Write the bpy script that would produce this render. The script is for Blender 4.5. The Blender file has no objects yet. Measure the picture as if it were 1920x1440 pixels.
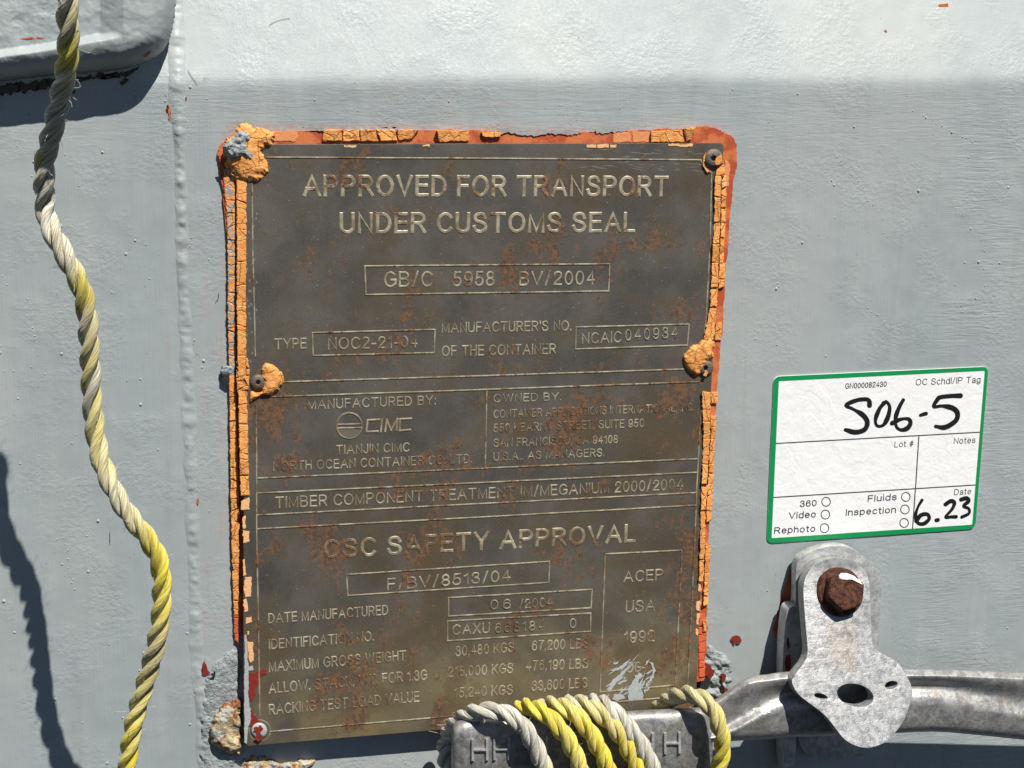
import bpy, bmesh, math, random
import numpy as np
from mathutils import Vector, Matrix
random.seed(7)
rng = np.random.default_rng(7)
C = bpy.context.scene.collection

# ------------------------------------------------------------------ camera
# The wall is the plane y = 0 (x right, z up, y into the wall); the camera stands 0.6 m away,
# a little to the left and above, and looks to the right and down.
F = 2849.0
_X = np.array([11705., -365., F]); _X /= np.linalg.norm(_X)
_D = np.array([-298., 12680., F]); _D -= _X*(_D@_X); _D /= np.linalg.norm(_D)
_N = np.cross(_X, _D)
RW = np.array([_X, _N, -_D])
CAM = np.array([-0.1340545, -0.5993084, 0.15649838])
cam = bpy.data.cameras.new('camera'); camo = bpy.data.objects.new('camera', cam); C.objects.link(camo)
cam.sensor_fit = 'HORIZONTAL'; cam.sensor_width = 36.0; cam.lens = 36.0*F/1920.0
cam.clip_start = 0.02; cam.clip_end = 100.0
r_, u_, b_ = RW@np.array([1., 0, 0]), RW@np.array([0, -1., 0]), RW@np.array([0, 0, -1.])
camo.matrix_world = Matrix(((r_[0], u_[0], b_[0], CAM[0]), (r_[1], u_[1], b_[1], CAM[1]), (r_[2], u_[2], b_[2], CAM[2]), (0, 0, 0, 1)))
bpy.context.scene.camera = camo

# ------------------------------------------------------------------ light
L = Vector((-0.40, 1.0, -1.8)).normalized()          # travel of the sunlight
elev = math.asin(-L.z); az = math.atan2(-L.x, -L.y)    # direction towards the sun
w = bpy.data.worlds.new('World'); bpy.context.scene.world = w; w.use_nodes = True
wn = w.node_tree
sky = wn.nodes.new('ShaderNodeTexSky'); sky.sky_type = 'NISHITA'; sky.sun_disc = False
sky.sun_elevation = elev; sky.sun_rotation = az
bg = wn.nodes['Background']; bg.inputs[1].default_value = 0.05
sky.air_density = 0.42; sky.dust_density = 0.3; sky.ozone_density = 1.0
wn.links.new(sky.outputs[0], bg.inputs[0])
sl = bpy.data.lights.new('sun', 'SUN'); so = bpy.data.objects.new('sun', sl); C.objects.link(so)
sl.energy = 5.0; sl.angle = math.radians(0.5); sl.color = (1.0, 0.95, 0.875)
so.rotation_euler = L.to_track_quat('-Z', 'Y').to_euler()
sc = bpy.context.scene
sc.view_settings.view_transform = 'Standard'; sc.view_settings.look = 'None'
sc.view_settings.gamma = 1.0; sc.view_settings.exposure = 0.5
sc.view_settings.use_curve_mapping = False

# ------------------------------------------------------------------ helpers
def P(px, py, h=0.0):
    """world point standing h millimetres off the wall, seen at (px, py) in the 1920 x 1440 photograph"""
    r = RW@np.array([(px-960.0)/F, (py-720.0)/F, 1.0])
    k = (-h*0.001 - CAM[1])/r[1]
    return CAM + r*k
def hp(z):                      # front face of the data plate: it leans out towards its lower edge (mm)
    return 3.0 + 4.4*(0.115 - z)/0.25
def PP(px, py, d=0.0):
    h = 6.0
    for _ in range(4):
        p = P(px, py, h+d); h = hp(p[2])
    return P(px, py, h+d)

def vnoise(x, y, seed=0):
    x = np.asarray(x, float); y = np.asarray(y, float)
    xi = np.floor(x).astype(np.int64); yi = np.floor(y).astype(np.int64)
    fx = x-xi; fy = y-yi; fx = fx*fx*(3-2*fx); fy = fy*fy*(3-2*fy)
    def hsh(a, b):
        n = (a*374761393 + b*668265263 + seed*1442695041) & 0xFFFFFFFF
        n = ((n ^ (n >> 13))*1274126177) & 0xFFFFFFFF
        return ((n ^ (n >> 16)) & 0xFFFF)/65535.0
    return (hsh(xi, yi)*(1-fx)+hsh(xi+1, yi)*fx)*(1-fy) + (hsh(xi, yi+1)*(1-fx)+hsh(xi+1, yi+1)*fx)*fy - 0.5
def fbm(x, y, seed=0, oct=4):
    s = 0; a = 1.0
    for i in range(oct):
        s = s + a*vnoise(np.asarray(x)*2**i+17*i, np.asarray(y)*2**i-9*i, seed+i); a *= .5
    return s

def obj(name, v, f, mat, parent=None, smooth=False, mats=None, fmat=None):
    me = bpy.data.meshes.new(name)
    me.from_pydata([tuple(map(float, p)) for p in v], [], [tuple(map(int, q)) for q in f]); me.update()
    o = bpy.data.objects.new(name, me); C.objects.link(o)
    for m in (mats or [mat]): me.materials.append(m)
    if fmat is not None: me.polygons.foreach_set('material_index', np.array(fmat, dtype=np.int32))
    if smooth: me.polygons.foreach_set('use_smooth', np.ones(len(me.polygons), dtype=bool))
    if parent is not None: setparent(o, parent)
    return o
def setparent(o, p):
    o.parent = p; o.matrix_parent_inverse = Matrix.Translation(-p.location) if p.type == 'EMPTY' else p.matrix_parent_inverse.copy() if False else inv_world(p)
def inv_world(p):
    m = Matrix.Identity(4); q = p
    while q is not None:
        loc = Matrix.Translation(q.location)
        m = loc@m if q.parent is None else q.matrix_parent_inverse@loc@m
        q = q.parent
    return m.inverted()
def thing(name, label, cat, loc, group=None):
    o = bpy.data.objects.new(name, None); C.objects.link(o); o.location = Vector(tuple(map(float, loc)))
    o.empty_display_size = 0.01
    tag(o, label, cat, group); return o
def tag(o, label, cat, group=None):
    o['label'] = label; o['category'] = cat
    if group: o['group'] = group
    return o

def grid_faces(nu, nv, closed_u=False):
    f = []
    for j in range(nv-1):
        for i in range(nu if closed_u else nu-1):
            a = j*nu+i; b = j*nu+(i+1) % nu
            f.append((a, b, b+nu, a+nu))
    return f
def poly_mesh(loops, y_front, y_back, bevel=0.0, smooth_edge=False):
    """plate from outline(s) of world points; first loop outer, the rest holes. y given per point by functions"""
    bm = bmesh.new(); edges = []
    for lp in loops:
        vs = [bm.verts.new((p[0], y_front(p), p[2])) for p in lp]
        for i in range(len(vs)): edges.append(bm.edges.new((vs[i], vs[(i+1) % len(vs)])))
    if len(loops) == 1 and False:
        pass
    r = bmesh.ops.triangle_fill(bm, edges=edges, use_beauty=True, use_dissolve=False)
    faces = [g for g in r['geom'] if isinstance(g, bmesh.types.BMFace)]
    for fc in faces:
        fc.normal_update()
        if fc.normal.y > 0: fc.normal_flip()
    be = [e for e in bm.edges if e.is_boundary]
    ex = bmesh.ops.extrude_edge_only(bm, edges=be)
    nv = [g for g in ex['geom'] if isinstance(g, bmesh.types.BMVert)]
    for v in nv:
        v.co.y = y_back(v.co)
    bmesh.ops.recalc_face_normals(bm, faces=bm.faces[:])
    if bevel > 0:
        fs = set(faces)
        ee = [e for e in bm.edges if len(e.link_faces) == 2 and ((e.link_faces[0] in fs) != (e.link_faces[1] in fs))]
        try: bmesh.ops.bevel(bm, geom=ee, offset=bevel, segments=2, profile=0.6, affect='EDGES', clamp_overlap=True)
        except Exception: pass
    return bm
def bm_obj(name, bm, mat, parent=None, smooth_angle=None):
    me = bpy.data.meshes.new(name); bm.to_mesh(me); bm.free()
    o = bpy.data.objects.new(name, me); C.objects.link(o); me.materials.append(mat)
    if smooth_angle:
        me.polygons.foreach_set('use_smooth', np.ones(len(me.polygons), dtype=bool))
        me.set_sharp_from_angle(angle=math.radians(smooth_angle))
    if parent is not None: setparent(o, parent)
    return o
def chaikin(p, n=2, closed=True):
    p = [np.array(q, float) for q in p]
    for _ in range(n):
        o = []
        m = len(p)
        if not closed: o.append(p[0])
        for i in range(m if closed else m-1):
            a, b = p[i], p[(i+1) % m]
            o += [a*.75+b*.25, a*.25+b*.75]
        if not closed: o.append(p[-1])
        p = o
    return p
def catmull(pts, n):
    """arc-length resampled Catmull-Rom curve through pts, n samples"""
    p = np.array(pts, float); p = np.vstack([2*p[0]-p[1], p, 2*p[-1]-p[-2]]); out = []
    for i in range(1, len(p)-2):
        t = np.linspace(0, 1, 24, endpoint=False)[:, None]
        a, b, c, d = p[i-1], p[i], p[i+1], p[i+2]
        out.append(.5*((2*b)+(-a+c)*t+(2*a-5*b+4*c-d)*t**2+(-a+3*b-3*c+d)*t**3))
    q = np.vstack(out+[p[-2][None]])
    s = np.r_[0, np.cumsum(np.linalg.norm(np.diff(q[:, :3], axis=0), axis=1))]
    ss = np.linspace(0, s[-1], n)
    return np.stack([np.interp(ss, s, q[:, k]) for k in range(q.shape[1])], 1), ss

def ear_poly(pts): return [tuple(range(len(pts)))]

# ------------------------------------------------------------------ materials
class M:
    def __init__(s, name):
        s.m = bpy.data.materials.new(name); s.m.use_nodes = True; s.t = s.m.node_tree
        s.b = s.t.nodes['Principled BSDF']; s.geo = None
    def nd(s, typ, props=None, **inp):
        n = s.t.nodes.new(typ)
        for k, v in (props or {}).items(): setattr(n, k, v)
        for k, v in inp.items():
            s.set(n.inputs[int(k[1:])] if k[0] == 'i' and k[1:].isdigit() else n.inputs[k], v)
        return n
    def set(s, sock, v):
        if isinstance(v, bpy.types.NodeSocket): s.t.links.new(v, sock)
        elif isinstance(v, tuple) and len(v) == 3 and sock.type == 'RGBA': sock.default_value = (*v, 1)
        else: sock.default_value = v
    def pos(s, scale=(1, 1, 1), off=(0, 0, 0)):
        """world position in millimetres"""
        if s.geo is None: s.geo = s.nd('ShaderNodeNewGeometry')
        a = s.nd('ShaderNodeVectorMath', {'operation': 'MULTIPLY'}, i0=s.geo.outputs['Position'], i1=tuple(1000*k for k in scale))
        if any(off): a = s.nd('ShaderNodeVectorMath', {'operation': 'ADD'}, i0=a.outputs[0], i1=off)
        return a.outputs[0]
    def noise(s, vec, scale, detail=3, rough=.55, dist=0):
        return s.nd('ShaderNodeTexNoise', Vector=vec, Scale=scale, Detail=float(detail), Roughness=rough, Distortion=float(dist)).outputs[0]
    def vor(s, vec, scale, feature='F1', out='Distance', rand=1.0):
        return s.nd('ShaderNodeTexVoronoi', {'feature': feature}, Vector=vec, Scale=scale, Randomness=rand).outputs[out]
    def ma(s, op, a, b=0.0, c=None, clamp=False):
        n = s.nd('ShaderNodeMath', {'operation': op, 'use_clamp': clamp}, i0=a, i1=b)
        if c is not None: s.set(n.inputs[2], c)
        return n.outputs[0]
    def st(s, v, lo, hi, a=0.0, b=1.0):
        n = s.nd('ShaderNodeMapRange', {'interpolation_type': 'SMOOTHSTEP'}, i0=v, i1=lo, i2=hi, i3=a, i4=b); return n.outputs[0]
    def mix(s, f, a, b, bt='MIX'):
        n = s.nd('ShaderNodeMix', {'data_type': 'RGBA', 'blend_type': bt}); s.set(n.inputs[0], f); s.set(n.inputs[6], a); s.set(n.inputs[7], b); return n.outputs[2]
    def bump(s, h, strength, dist, nrm=None):
        n = s.nd('ShaderNodeBump', Height=h, Strength=strength, Distance=dist)
        if nrm is not None: s.set(n.inputs['Normal'], nrm)
        return n.outputs[0]
    def xyz(s, v):
        n = s.nd('ShaderNodeSeparateXYZ', i0=v); return n.outputs
    def out(s, col=None, rough=None, metal=None, nrm=None, spec=None):
        for k, v in (('Base Color', col), ('Roughness', rough), ('Metallic', metal), ('Normal', nrm), ('Specular IOR Level', spec)):
            if v is not None: s.set(s.b.inputs[k], v)
        return s.m
MM = 0.001

def box_dist(m, x0, x1, z0, z1):
    """distance in mm outside a rectangle on the wall"""
    s = m.xyz(m.pos())
    dx = m.ma('MAXIMUM', m.ma('MAXIMUM', m.ma('SUBTRACT', x0, s[0]), m.ma('SUBTRACT', s[0], x1)), 0.0)
    dz = m.ma('MAXIMUM', m.ma('MAXIMUM', m.ma('SUBTRACT', z0, s[2]), m.ma('SUBTRACT', s[2], z1)), 0.0)
    return m.ma('SQRT', m.ma('ADD', m.ma('MULTIPLY', dx, dx), m.ma('MULTIPLY', dz, dz)))

def wall_paint(name='wall_paint', base=(.297, .342, .350), rustic=False):
    m = M(name); p = m.pos()
    n1 = m.noise(p, .02, 4); n2 = m.noise(m.pos((1, 1, .12)), .12, 3); n3 = m.noise(p, .9, 3)
    c = m.mix(m.st(n1, .35, .65), tuple(k*.96 for k in base), tuple(k*1.05 for k in base))
    c = m.mix(m.st(n2, .45, .75, 0, .35), c, (.37, .395, .39))
    c = m.mix(m.st(n3, .6, .8, 0, .25), c, (.27, .31, .32))
    # primer showing through thin brush strokes round the data plate
    d = box_dist(m, -98, 103, -130, 121)
    near = m.st(d, 1.0, 26.0, 1.0, 0.0); close = m.st(d, .2, 5.0, 1.0, 0.0)
    sh = m.noise(m.pos((.05, 1, 1)), .9, 3, .6, .3); sv = m.noise(m.pos((1, 1, .04)), 1.1, 3, .6, .2)
    zz = m.xyz(p)[2]; side = m.st(zz, 108, 124)
    st_ = m.ma('ADD', m.ma('MULTIPLY', sh, side), m.ma('MULTIPLY', sv, m.ma('SUBTRACT', 1.0, side)))
    big = m.st(m.noise(p, .07, 2), .4, .62)
    pk = m.ma('MULTIPLY', m.ma('MULTIPLY', m.st(st_, .52, .66), near), big)
    c = m.mix(m.ma('MULTIPLY', pk, .65), c, (.40, .235, .20))
    rd = m.ma('MULTIPLY', m.st(m.noise(p, .5, 4), .42, .62), close)
    c = m.mix(m.ma('MULTIPLY', rd, .5), c, (.42, .15, .09))
    # a few thin vertical primer lines further out
    vl = m.noise(m.pos((1, 1, .008)), 1.3, 1); vm = m.st(m.noise(p, .045, 2), .5, .66)
    c = m.mix(m.ma('MULTIPLY', m.ma('MULTIPLY', m.st(vl, .655, .70), vm), .25), c, (.42, .25, .21))
    ch = m.noise(m.pos((1, 1, .35)), .012, 5, .6); c = m.mix(m.st(ch, .42, .66, 0, .5), c, (.40, .415, .405))
    c = m.mix(m.st(m.noise(m.pos((1, 1, .05), (3, 3, 3)), .25, 4, .6), .55, .78, 0, .30), c, (.26, .28, .275))
    # dirt specks and smudges
    v = m.nd('ShaderNodeTexVoronoi', Vector=p, Scale=.22); sp = m.st(v.outputs['Distance'], .03, .09, 1.0, 0.0)
    keep = m.st(m.xyz(v.outputs['Color'])[0], .72, .74)
    c = m.mix(m.ma('MULTIPLY', m.ma('MULTIPLY', sp, keep), .6), c, (.10, .09, .075))
    sm = m.ma('MULTIPLY', m.st(m.noise(p, .11, 3), .68, .78), m.st(m.noise(p, 1.6, 2), .45, .6))
    c = m.mix(m.ma('MULTIPLY', sm, .6), c, (.13, .115, .085))
    # surface relief: orange peel, brush marks, pin bubbles
    op = m.noise(m.pos((.8, 1, 1)), .55, 3, .55); opm = m.st(m.noise(p, .035, 2), .42, .64, .06, 1.0)
    h = m.ma('MULTIPLY', m.ma('MULTIPLY', op, opm), .30)
    bs = m.noise(m.pos((.11, 1, 1), (0, 0, 40)), .62, 3, .55, 1.2); x = m.xyz(p)
    bm_ = m.ma('MAXIMUM', m.ma('MULTIPLY', m.st(x[0], 190, 222), m.st(m.noise(p, .03, 1), .38, .55)), m.ma('MULTIPLY', m.ma('MULTIPLY', side, m.st(zz, 148, 138)), .55))
    h = m.ma('ADD', h, m.ma('MULTIPLY', m.ma('MULTIPLY', bs, bm_), .27))
    bv = m.noise(m.pos((1, 1, .05)), 1.0, 2); 
    h = m.ma('ADD', h, m.ma('MULTIPLY', m.ma('MULTIPLY', bv, m.st(m.noise(p, .04, 1, .5), .45, .6)), .12))
    h = m.ma('ADD', h, m.ma('MULTIPLY', m.noise(p, 2.6, 2), .05))
    n = m.bump(h, 1.0, MM)
    return m.out(c, m.st(n3, .2, .8, .42, .58), 0.0, n, .4)

def cracked(name, grey):
    m = M(name); p = m.pos()
    n = m.noise(p, .35, 4); n2 = m.noise(p, 1.1, 4, .6)
    c = m.mix(m.st(n, .3, .7), (.74, .285, .065), (.80, .40, .135))
    c = m.mix(m.st(n2, .5, .7, 0, .45), c, (.55, .20, .05))
    if grey:
        g = m.st(m.noise(p, .45, 5, .65), .62-grey*.2, .66-grey*.2)
        c = m.mix(g, c, (.30, .33, .33))
    ck = m.st(m.vor(m.nd('ShaderNodeVectorMath', {'operation': 'ADD'}, i0=p, i1=m.nd('ShaderNodeTexNoise', Vector=p, Scale=.7).outputs[1]).outputs[0], .15, 'DISTANCE_TO_EDGE'), .010, .035, 1., 0.)
    c = m.mix(m.ma('MULTIPLY', ck, .4), c, (.20, .07, .03))
    h = m.ma('ADD', m.ma('MULTIPLY', m.noise(p, .8, 5, .65, .6), .8), m.ma('MULTIPLY', ck, -.6))
    return m.out(c, .7, 0.0, m.bump(h, .9, MM*.7), .25)

def primer():
    m = M('red_primer'); p = m.pos()
    c = m.mix(m.st(m.noise(p, .12, 3), .42, .58), (.40, .075, .028), (.56, .16, .055))
    c = m.mix(m.st(m.noise(p, .5, 4), .55, .75, 0, .6), c, (.34, .075, .035))
    return m.out(c, .6, 0.0, m.bump(m.noise(p, 1.2, 4), .5, MM*.3), .3)
def flat(name, col, rough=.5, metal=0.0, bumpk=0.0, var=.06, sc=.6):
    m = M(name); p = m.pos(); n = m.noise(p, sc, 4)
    c = m.mix(n, tuple(k*(1-var) for k in col), tuple(k*(1+var) for k in col))
    return m.out(c, rough, metal, m.bump(m.noise(p, sc*2, 3), bumpk, MM*.4) if bumpk else None)
def rust_over(m, c, amount=0.0):
    p = m.pos()
    a = m.noise(p, .07, 5, .6); b = m.noise(m.pos((1, 1, .7), (31, 5, 9)), .20, 8, .74)
    zz = m.xyz(p)[2]; low = m.st(zz, 110, -60, -.045, .035)
    olive = m.st(m.ma('ADD', a, low), .50, .68, 0, .62)
    c = m.mix(olive, c, (.125, .092, .047))
    cl = m.noise(m.pos(off=(7, 2, 4)), .034, 3, .5)
    r = m.st(m.ma('ADD', m.ma('ADD', b, m.ma('MULTIPLY', cl, .95)), m.ma('ADD', m.ma('MULTIPLY', low, .6), amount)), 1.035, 1.15)
    fine = m.st(m.noise(p, 1.7, 4, .7), .35, .65)
    c = m.mix(m.ma('MULTIPLY', r, m.ma('ADD', m.ma('MULTIPLY', fine, .45), .6)), c, m.mix(m.st(m.noise(p, .5, 3), .4, .6), (.055, .023, .010), (.150, .060, .018)))
    return c, r
def plate_metal():
    m = M('etched_steel'); p = m.pos()
    br = m.noise(m.pos((1, 1, .05)), 1.2, 3, .6); n = m.noise(p, .05, 4); sp = m.noise(p, 1.6, 3, .6)
    c = m.mix(m.st(n, .3, .7), (.086, .080, .070), (.148, .134, .114))
    c = m.mix(m.st(br, .35, .75, 0, .35), c, (.12, .115, .10))
    zz = m.xyz(p)[2]; c = m.mix(m.ma('MULTIPLY', m.st(zz, -60, -128), m.st(m.noise(p, .03, 3), .25, .6)), c, (.24, .195, .10))  # warm bronze sheen of the lower plate, painted into its colour
    big = m.noise(m.pos(off=(3, 8, 21)), .022, 6, .62, .4); c = m.mix(m.st(big, .50, .64, 0, .55), c, (.105, .068, .034)); c = m.mix(m.st(big, .46, .36, 0, .5), c, (.058, .058, .056))
    c, r = rust_over(m, c)
    c = m.mix(m.st(sp, .63, .78, 0, .55), c, (.26, .24, .20))
    v = m.nd('ShaderNodeTexVoronoi', Vector=p, Scale=.33); keep = m.st(m.xyz(v.outputs['Color'])[1], .45, .47)
    c = m.mix(m.ma('MULTIPLY', m.ma('MULTIPLY', m.st(v.outputs['Distance'], .03, .11, 1., 0.), keep), .8), c, (.36, .34, .29))
    gr = m.noise(p, 3.2, 3, .7); c = m.mix(m.st(gr, .45, .7, 0, .3), c, (.17, .155, .12)); c = m.mix(m.st(gr, .5, .3, 0, .5), c, (.045, .042, .036))
    h = m.ma('ADD', m.ma('MULTIPLY', br, .03), m.ma('MULTIPLY', sp, .07)); h = m.ma('ADD', h, m.ma('MULTIPLY', r, .05))
    return m.out(c, m.st(r, 0, 1, .46, .8), m.st(r, 0, 1, .35, 0.), m.bump(h, .8, MM), .45)
def letter_metal():
    m = M('polished_lettering'); p = m.pos()
    c = m.mix(m.st(m.noise(p, .25, 4), .35, .65), (.22, .185, .12), (.40, .355, .26))
    c, r = rust_over(m, c, .05)
    return m.out(c, m.st(r, 0, 1, .5, .8), m.st(r, 0, 1, .15, 0.), m.bump(m.noise(p, 1.5, 3), .5, MM*.12), .5)
def galvanised(name, a=(.30, .31, .32), b=(.60, .61, .60), sc=.55, dirt=.35, stain=None):
    m = M(name); p = m.pos()
    n = m.noise(p, sc*.22, 4, .6, .6); n2 = m.noise(p, sc*.12, 5, .65); n3 = m.noise(p, sc*1.1, 4, .7); v = m.vor(p, sc*.5, 'F1', 'Color'); fl = m.xyz(v)[0]
    c = m.mix(m.ma('ADD', m.ma('MULTIPLY', m.st(n, .35, .65), .6), m.ma('MULTIPLY', fl, .4)), a, b)
    c = m.mix(m.st(n3, .5, .72, 0, .55), c, tuple(k*.55 for k in a))
    c = m.mix(m.st(m.noise(p, sc*.7, 3, .6), .58, .72, 0, .5), c, tuple(min(.8, k*1.25) for k in b))
    c = m.mix(m.st(n2, .5, .68, 0, dirt), c, (.25, .20, .135))
    if stain:
        d = box_dist(m, *stain); c = m.mix(m.ma('MULTIPLY', m.st(d, 0., 7., .45, 0.), m.st(m.noise(p, .6, 4, .65), .38, .62)), c, (.33, .20, .10))
    scr = m.noise(m.pos((.08, 1, 1), (2, 2, 2)), 1.4, 2, .6)
    h = m.ma('ADD', m.ma('MULTIPLY', n3, .16), m.ma('ADD', m.ma('MULTIPLY', n, .26), m.ma('MULTIPLY', scr, .05)))
    return m.out(c, m.st(n, .3, .7, .34, .55), .42, m.bump(h, .8, MM), .5)
def rusty():
    m = M('rusted_bolt'); p = m.pos(); n = m.noise(p, .5, 6, .7)
    c = m.mix(m.st(n, .38, .62), (.030, .011, .008), (.115, .042, .024))
    c = m.mix(m.st(m.noise(p, .35, 4, .6), .6, .72, 0, .8), c, (.20, .075, .02))
    return m.out(c, .8, .1, m.bump(m.noise(p, .9, 6, .7), 1.0, MM*.7), .3)
def corroded():
    m = M('corroded_scale'); p = m.pos(); n = m.noise(p, .16, 4, .6); s = m.xyz(p)
    c = m.mix(m.st(n, .35, .65), (.40, .29, .14), (.60, .50, .32))
    c = m.mix(m.st(m.noise(p, .22, 5, .6), .48, .60, 0, .95), c, (.20, .07, .022))
    c = m.mix(m.st(m.noise(m.pos(off=(9, 3, 2)), .2, 4), .5, .6, 0, .85), c, (.36, .38, .38))
    return m.out(c, .8, 0.0, m.bump(m.noise(p, .8, 5, .6), 1.0, MM*.9), .25)
def grey_lump():
    m = M('rough_grey_paint'); p = m.pos()
    c = m.mix(m.st(m.noise(p, .4, 5, .6), .4, .7), (.28, .315, .32), (.37, .40, .40))
    c = m.mix(m.st(m.noise(p, .25, 5, .65), .64, .7, 0, .8), c, (.12, .10, .085))
    return m.out(c, .6, 0.0, m.bump(m.noise(p, .7, 6, .65), 1.0, MM*1.3), .3)
def rope_mat():
    m = M('rope_fibre')
    at = m.nd('ShaderNodeAttribute', {'attribute_name': 'fade'}); fb = m.nd('ShaderNodeAttribute', {'attribute_name': 'fibre'})
    s = m.xyz(fb.outputs['Vector'])
    v = m.nd('ShaderNodeCombineXYZ', i0=m.ma('MULTIPLY', s[0], 1.0), i1=m.ma('MULTIPLY', s[1], 1.0), i2=s[2]).outputs[0]
    fine = m.noise(m.nd('ShaderNodeVectorMath', {'operation': 'MULTIPLY'}, i0=v, i1=(1.7, .09, 5.)).outputs[0], 1.0, 3, .6)
    fin2 = m.noise(m.nd('ShaderNodeVectorMath', {'operation': 'MULTIPLY'}, i0=v, i1=(.62, .08, 5.)).outputs[0], 1.0, 3, .6)
    fd = m.ma('ADD', at.outputs['Fac'], m.ma('MULTIPLY', m.ma('SUBTRACT', fin2, .5), 1.1), clamp=True)
    w_ = m.mix(m.st(fine, .35, .65), (.25, .235, .19), (.74, .725, .66))
    y_ = m.mix(m.st(fine, .35, .65), (.46, .35, .008), (.82, .70, .025))
    ol = m.nd('ShaderNodeAttribute', {'attribute_name': 'soil_shade'})
    c = m.mix(fd, w_, y_)
    c = m.mix(m.ma('MULTIPLY', ol.outputs['Fac'], m.st(fin2, .25, .7, .5, 1.)), c, (.155, .135, .085))
    h = m.ma('ADD', m.ma('MULTIPLY', fine, .5), m.ma('MULTIPLY', fin2, .35))
    m.set(m.b.inputs['Sheen Weight'], .25)
    return m.out(c, .55, 0.0, m.bump(h, .9, MM), .4)
def paper_mat():
    m = M('sticker_paper'); p = m.pos()
    c = m.mix(m.noise(p, .15, 3), (.80, .81, .81), (.86, .87, .87))
    c = m.mix(m.st(m.noise(p, .18, 5, .65), .55, .75, 0, .22), c, (.5, .48, .44))
    h = m.ma('ADD', m.ma('ADD', m.ma('MULTIPLY', m.noise(p, .17, 3, .5), .32), m.ma('MULTIPLY', m.st(m.noise(p, .06, 3, .5, 1.), .47, .53), .07)), m.ma('MULTIPLY', m.noise(p, .6, 3), .12))
    return m.out(c, .38, 0.0, m.bump(h, .7, MM), .5)

WALL = wall_paint(); CR0 = cracked('cracked_orange_paint', 0); CR1 = cracked('cracked_orange_grey_paint', .62); CR2 = cracked('orange_paint_grey_film', .9)
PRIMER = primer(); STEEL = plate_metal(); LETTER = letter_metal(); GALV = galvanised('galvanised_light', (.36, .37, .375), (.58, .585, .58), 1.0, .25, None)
GALVD = galvanised('galvanised_cast', (.15, .155, .16), (.36, .36, .35), 1.1, .45); GALVG = galvanised('galvanised_bar', (.22, .23, .24), (.44, .435, .42), 1.0, .45)
GALVC = galvanised('galvanised_cover', (.21, .218, .224), (.40, .408, .412), 1.3, .15, (P(1567, 1210, 28)[0]*1000, P(1584, 1210, 28)[0]*1000, P(1575, 1232, 28)[2]*1000, P(1575, 1185, 28)[2]*1000))
RUST = rusty(); SCALE = corroded(); LUMP = grey_lump(); ROPE = rope_mat(); PAPER = paper_mat()
GREEN = flat('green_border_ink', (.005, .26, .075), .4); INK = flat('print_ink', (.055, .055, .06), .5); MARK = flat('marker_ink', (.012, .012, .013), .35)
DRED = flat('dark_red_paint', (.20, .024, .018), .45, 0, .5, .2); GREYP = flat('grey_paint_smear', (.36, .39, .395), .5, 0, .4, .12)
WHITEP = flat('white_paint_smear', (.66, .67, .65), .4, 0, .4, .1); DARKP = flat('bare_dark_steel', (.035, .036, .038), .5, .3, .5, .2)
FILM = flat('orange_paint_film', (.66, .26, .10), .65, 0, .5, .12)
CREAM = flat('pale_orange_paint', (.74, .42, .20), .65, 0, .6, .1)
RUSTB = flat('brown_rust', (.22, .085, .035), .8, 0, .9, .45, .25)
HAIR = flat('dark_hair', (.06, .05, .04), .6)

# ------------------------------------------------------------------ container wall (with its fold, pin blisters)
def px_ok(): pass
zf = 0.1425                                      # height of the fold in the sheet
xs = np.r_[np.linspace(-.8, -.26, 24), np.arange(-.255, .335, .0013), np.linspace(.34, .9, 24)]
zs = np.r_[np.linspace(-.8, -.24, 24), np.arange(-.235, .235, .0013), np.linspace(.24, .7, 24)]
GX, GZ = np.meshgrid(xs, zs)
def wall_y(x, z):
    k = .0012
    zz = z - zf - .02*(np.clip(x, -.2, .3)-.05) - .0012*fbm(x*14, x*0+3, 5, 2)
    sp = k*np.log1p(np.exp(np.clip(zz/k, -40, 40)))
    y = sp*math.tan(math.radians(22.5))
    y = y - .00022*fbm(x*18, z*18, 11, 3) - .00010*fbm(x*160, z*160, 21, 3)
    return y
Y = wall_y(GX, GZ)
V = np.stack([GX.ravel(), Y.ravel(), GZ.ravel()], 1)
nu, nv = len(xs), len(zs)
ii, jj = np.meshgrid(np.arange(nu-1), np.arange(nv-1)); a = (jj*nu+ii).ravel()
FQ = np.stack([a, a+1, a+1+nu, a+nu], 1)
Vl = [V]; Fl = [FQ.tolist()]; base = len(V)
bl = []
for k in range(520):
    px = random.uniform(0, 1920); py = random.uniform(160, 1440)
    if 395 < px < 1385 and 225 < py < 1420: continue
    if 1430 < px < 1860 and 680 < py < 1025: continue
    r = random.choice([.28, .34, .4, .45, .55, .8])*random.uniform(.8, 1.15)
    bl.append((px, py, r))
for (x0, y0, x1, y1, n) in ((1630, 575, 1690, 640, 9), (1785, 525, 1815, 610, 9), (1560, 280, 1600, 340, 8), (1840, 420, 1850, 620, 12), (120, 1010, 140, 1110, 14), (55, 560, 85, 720, 9), (1700, 200, 1830, 270, 14), (1600, 330, 1660, 420, 8)):
    for i in range(n):
        t = i/n; bl.append((x0+(x1-x0)*t+random.uniform(-4, 4), y0+(y1-y0)*t+random.uniform(-3, 3), random.uniform(.25, .55)))
bv, bf = [], []
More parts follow.
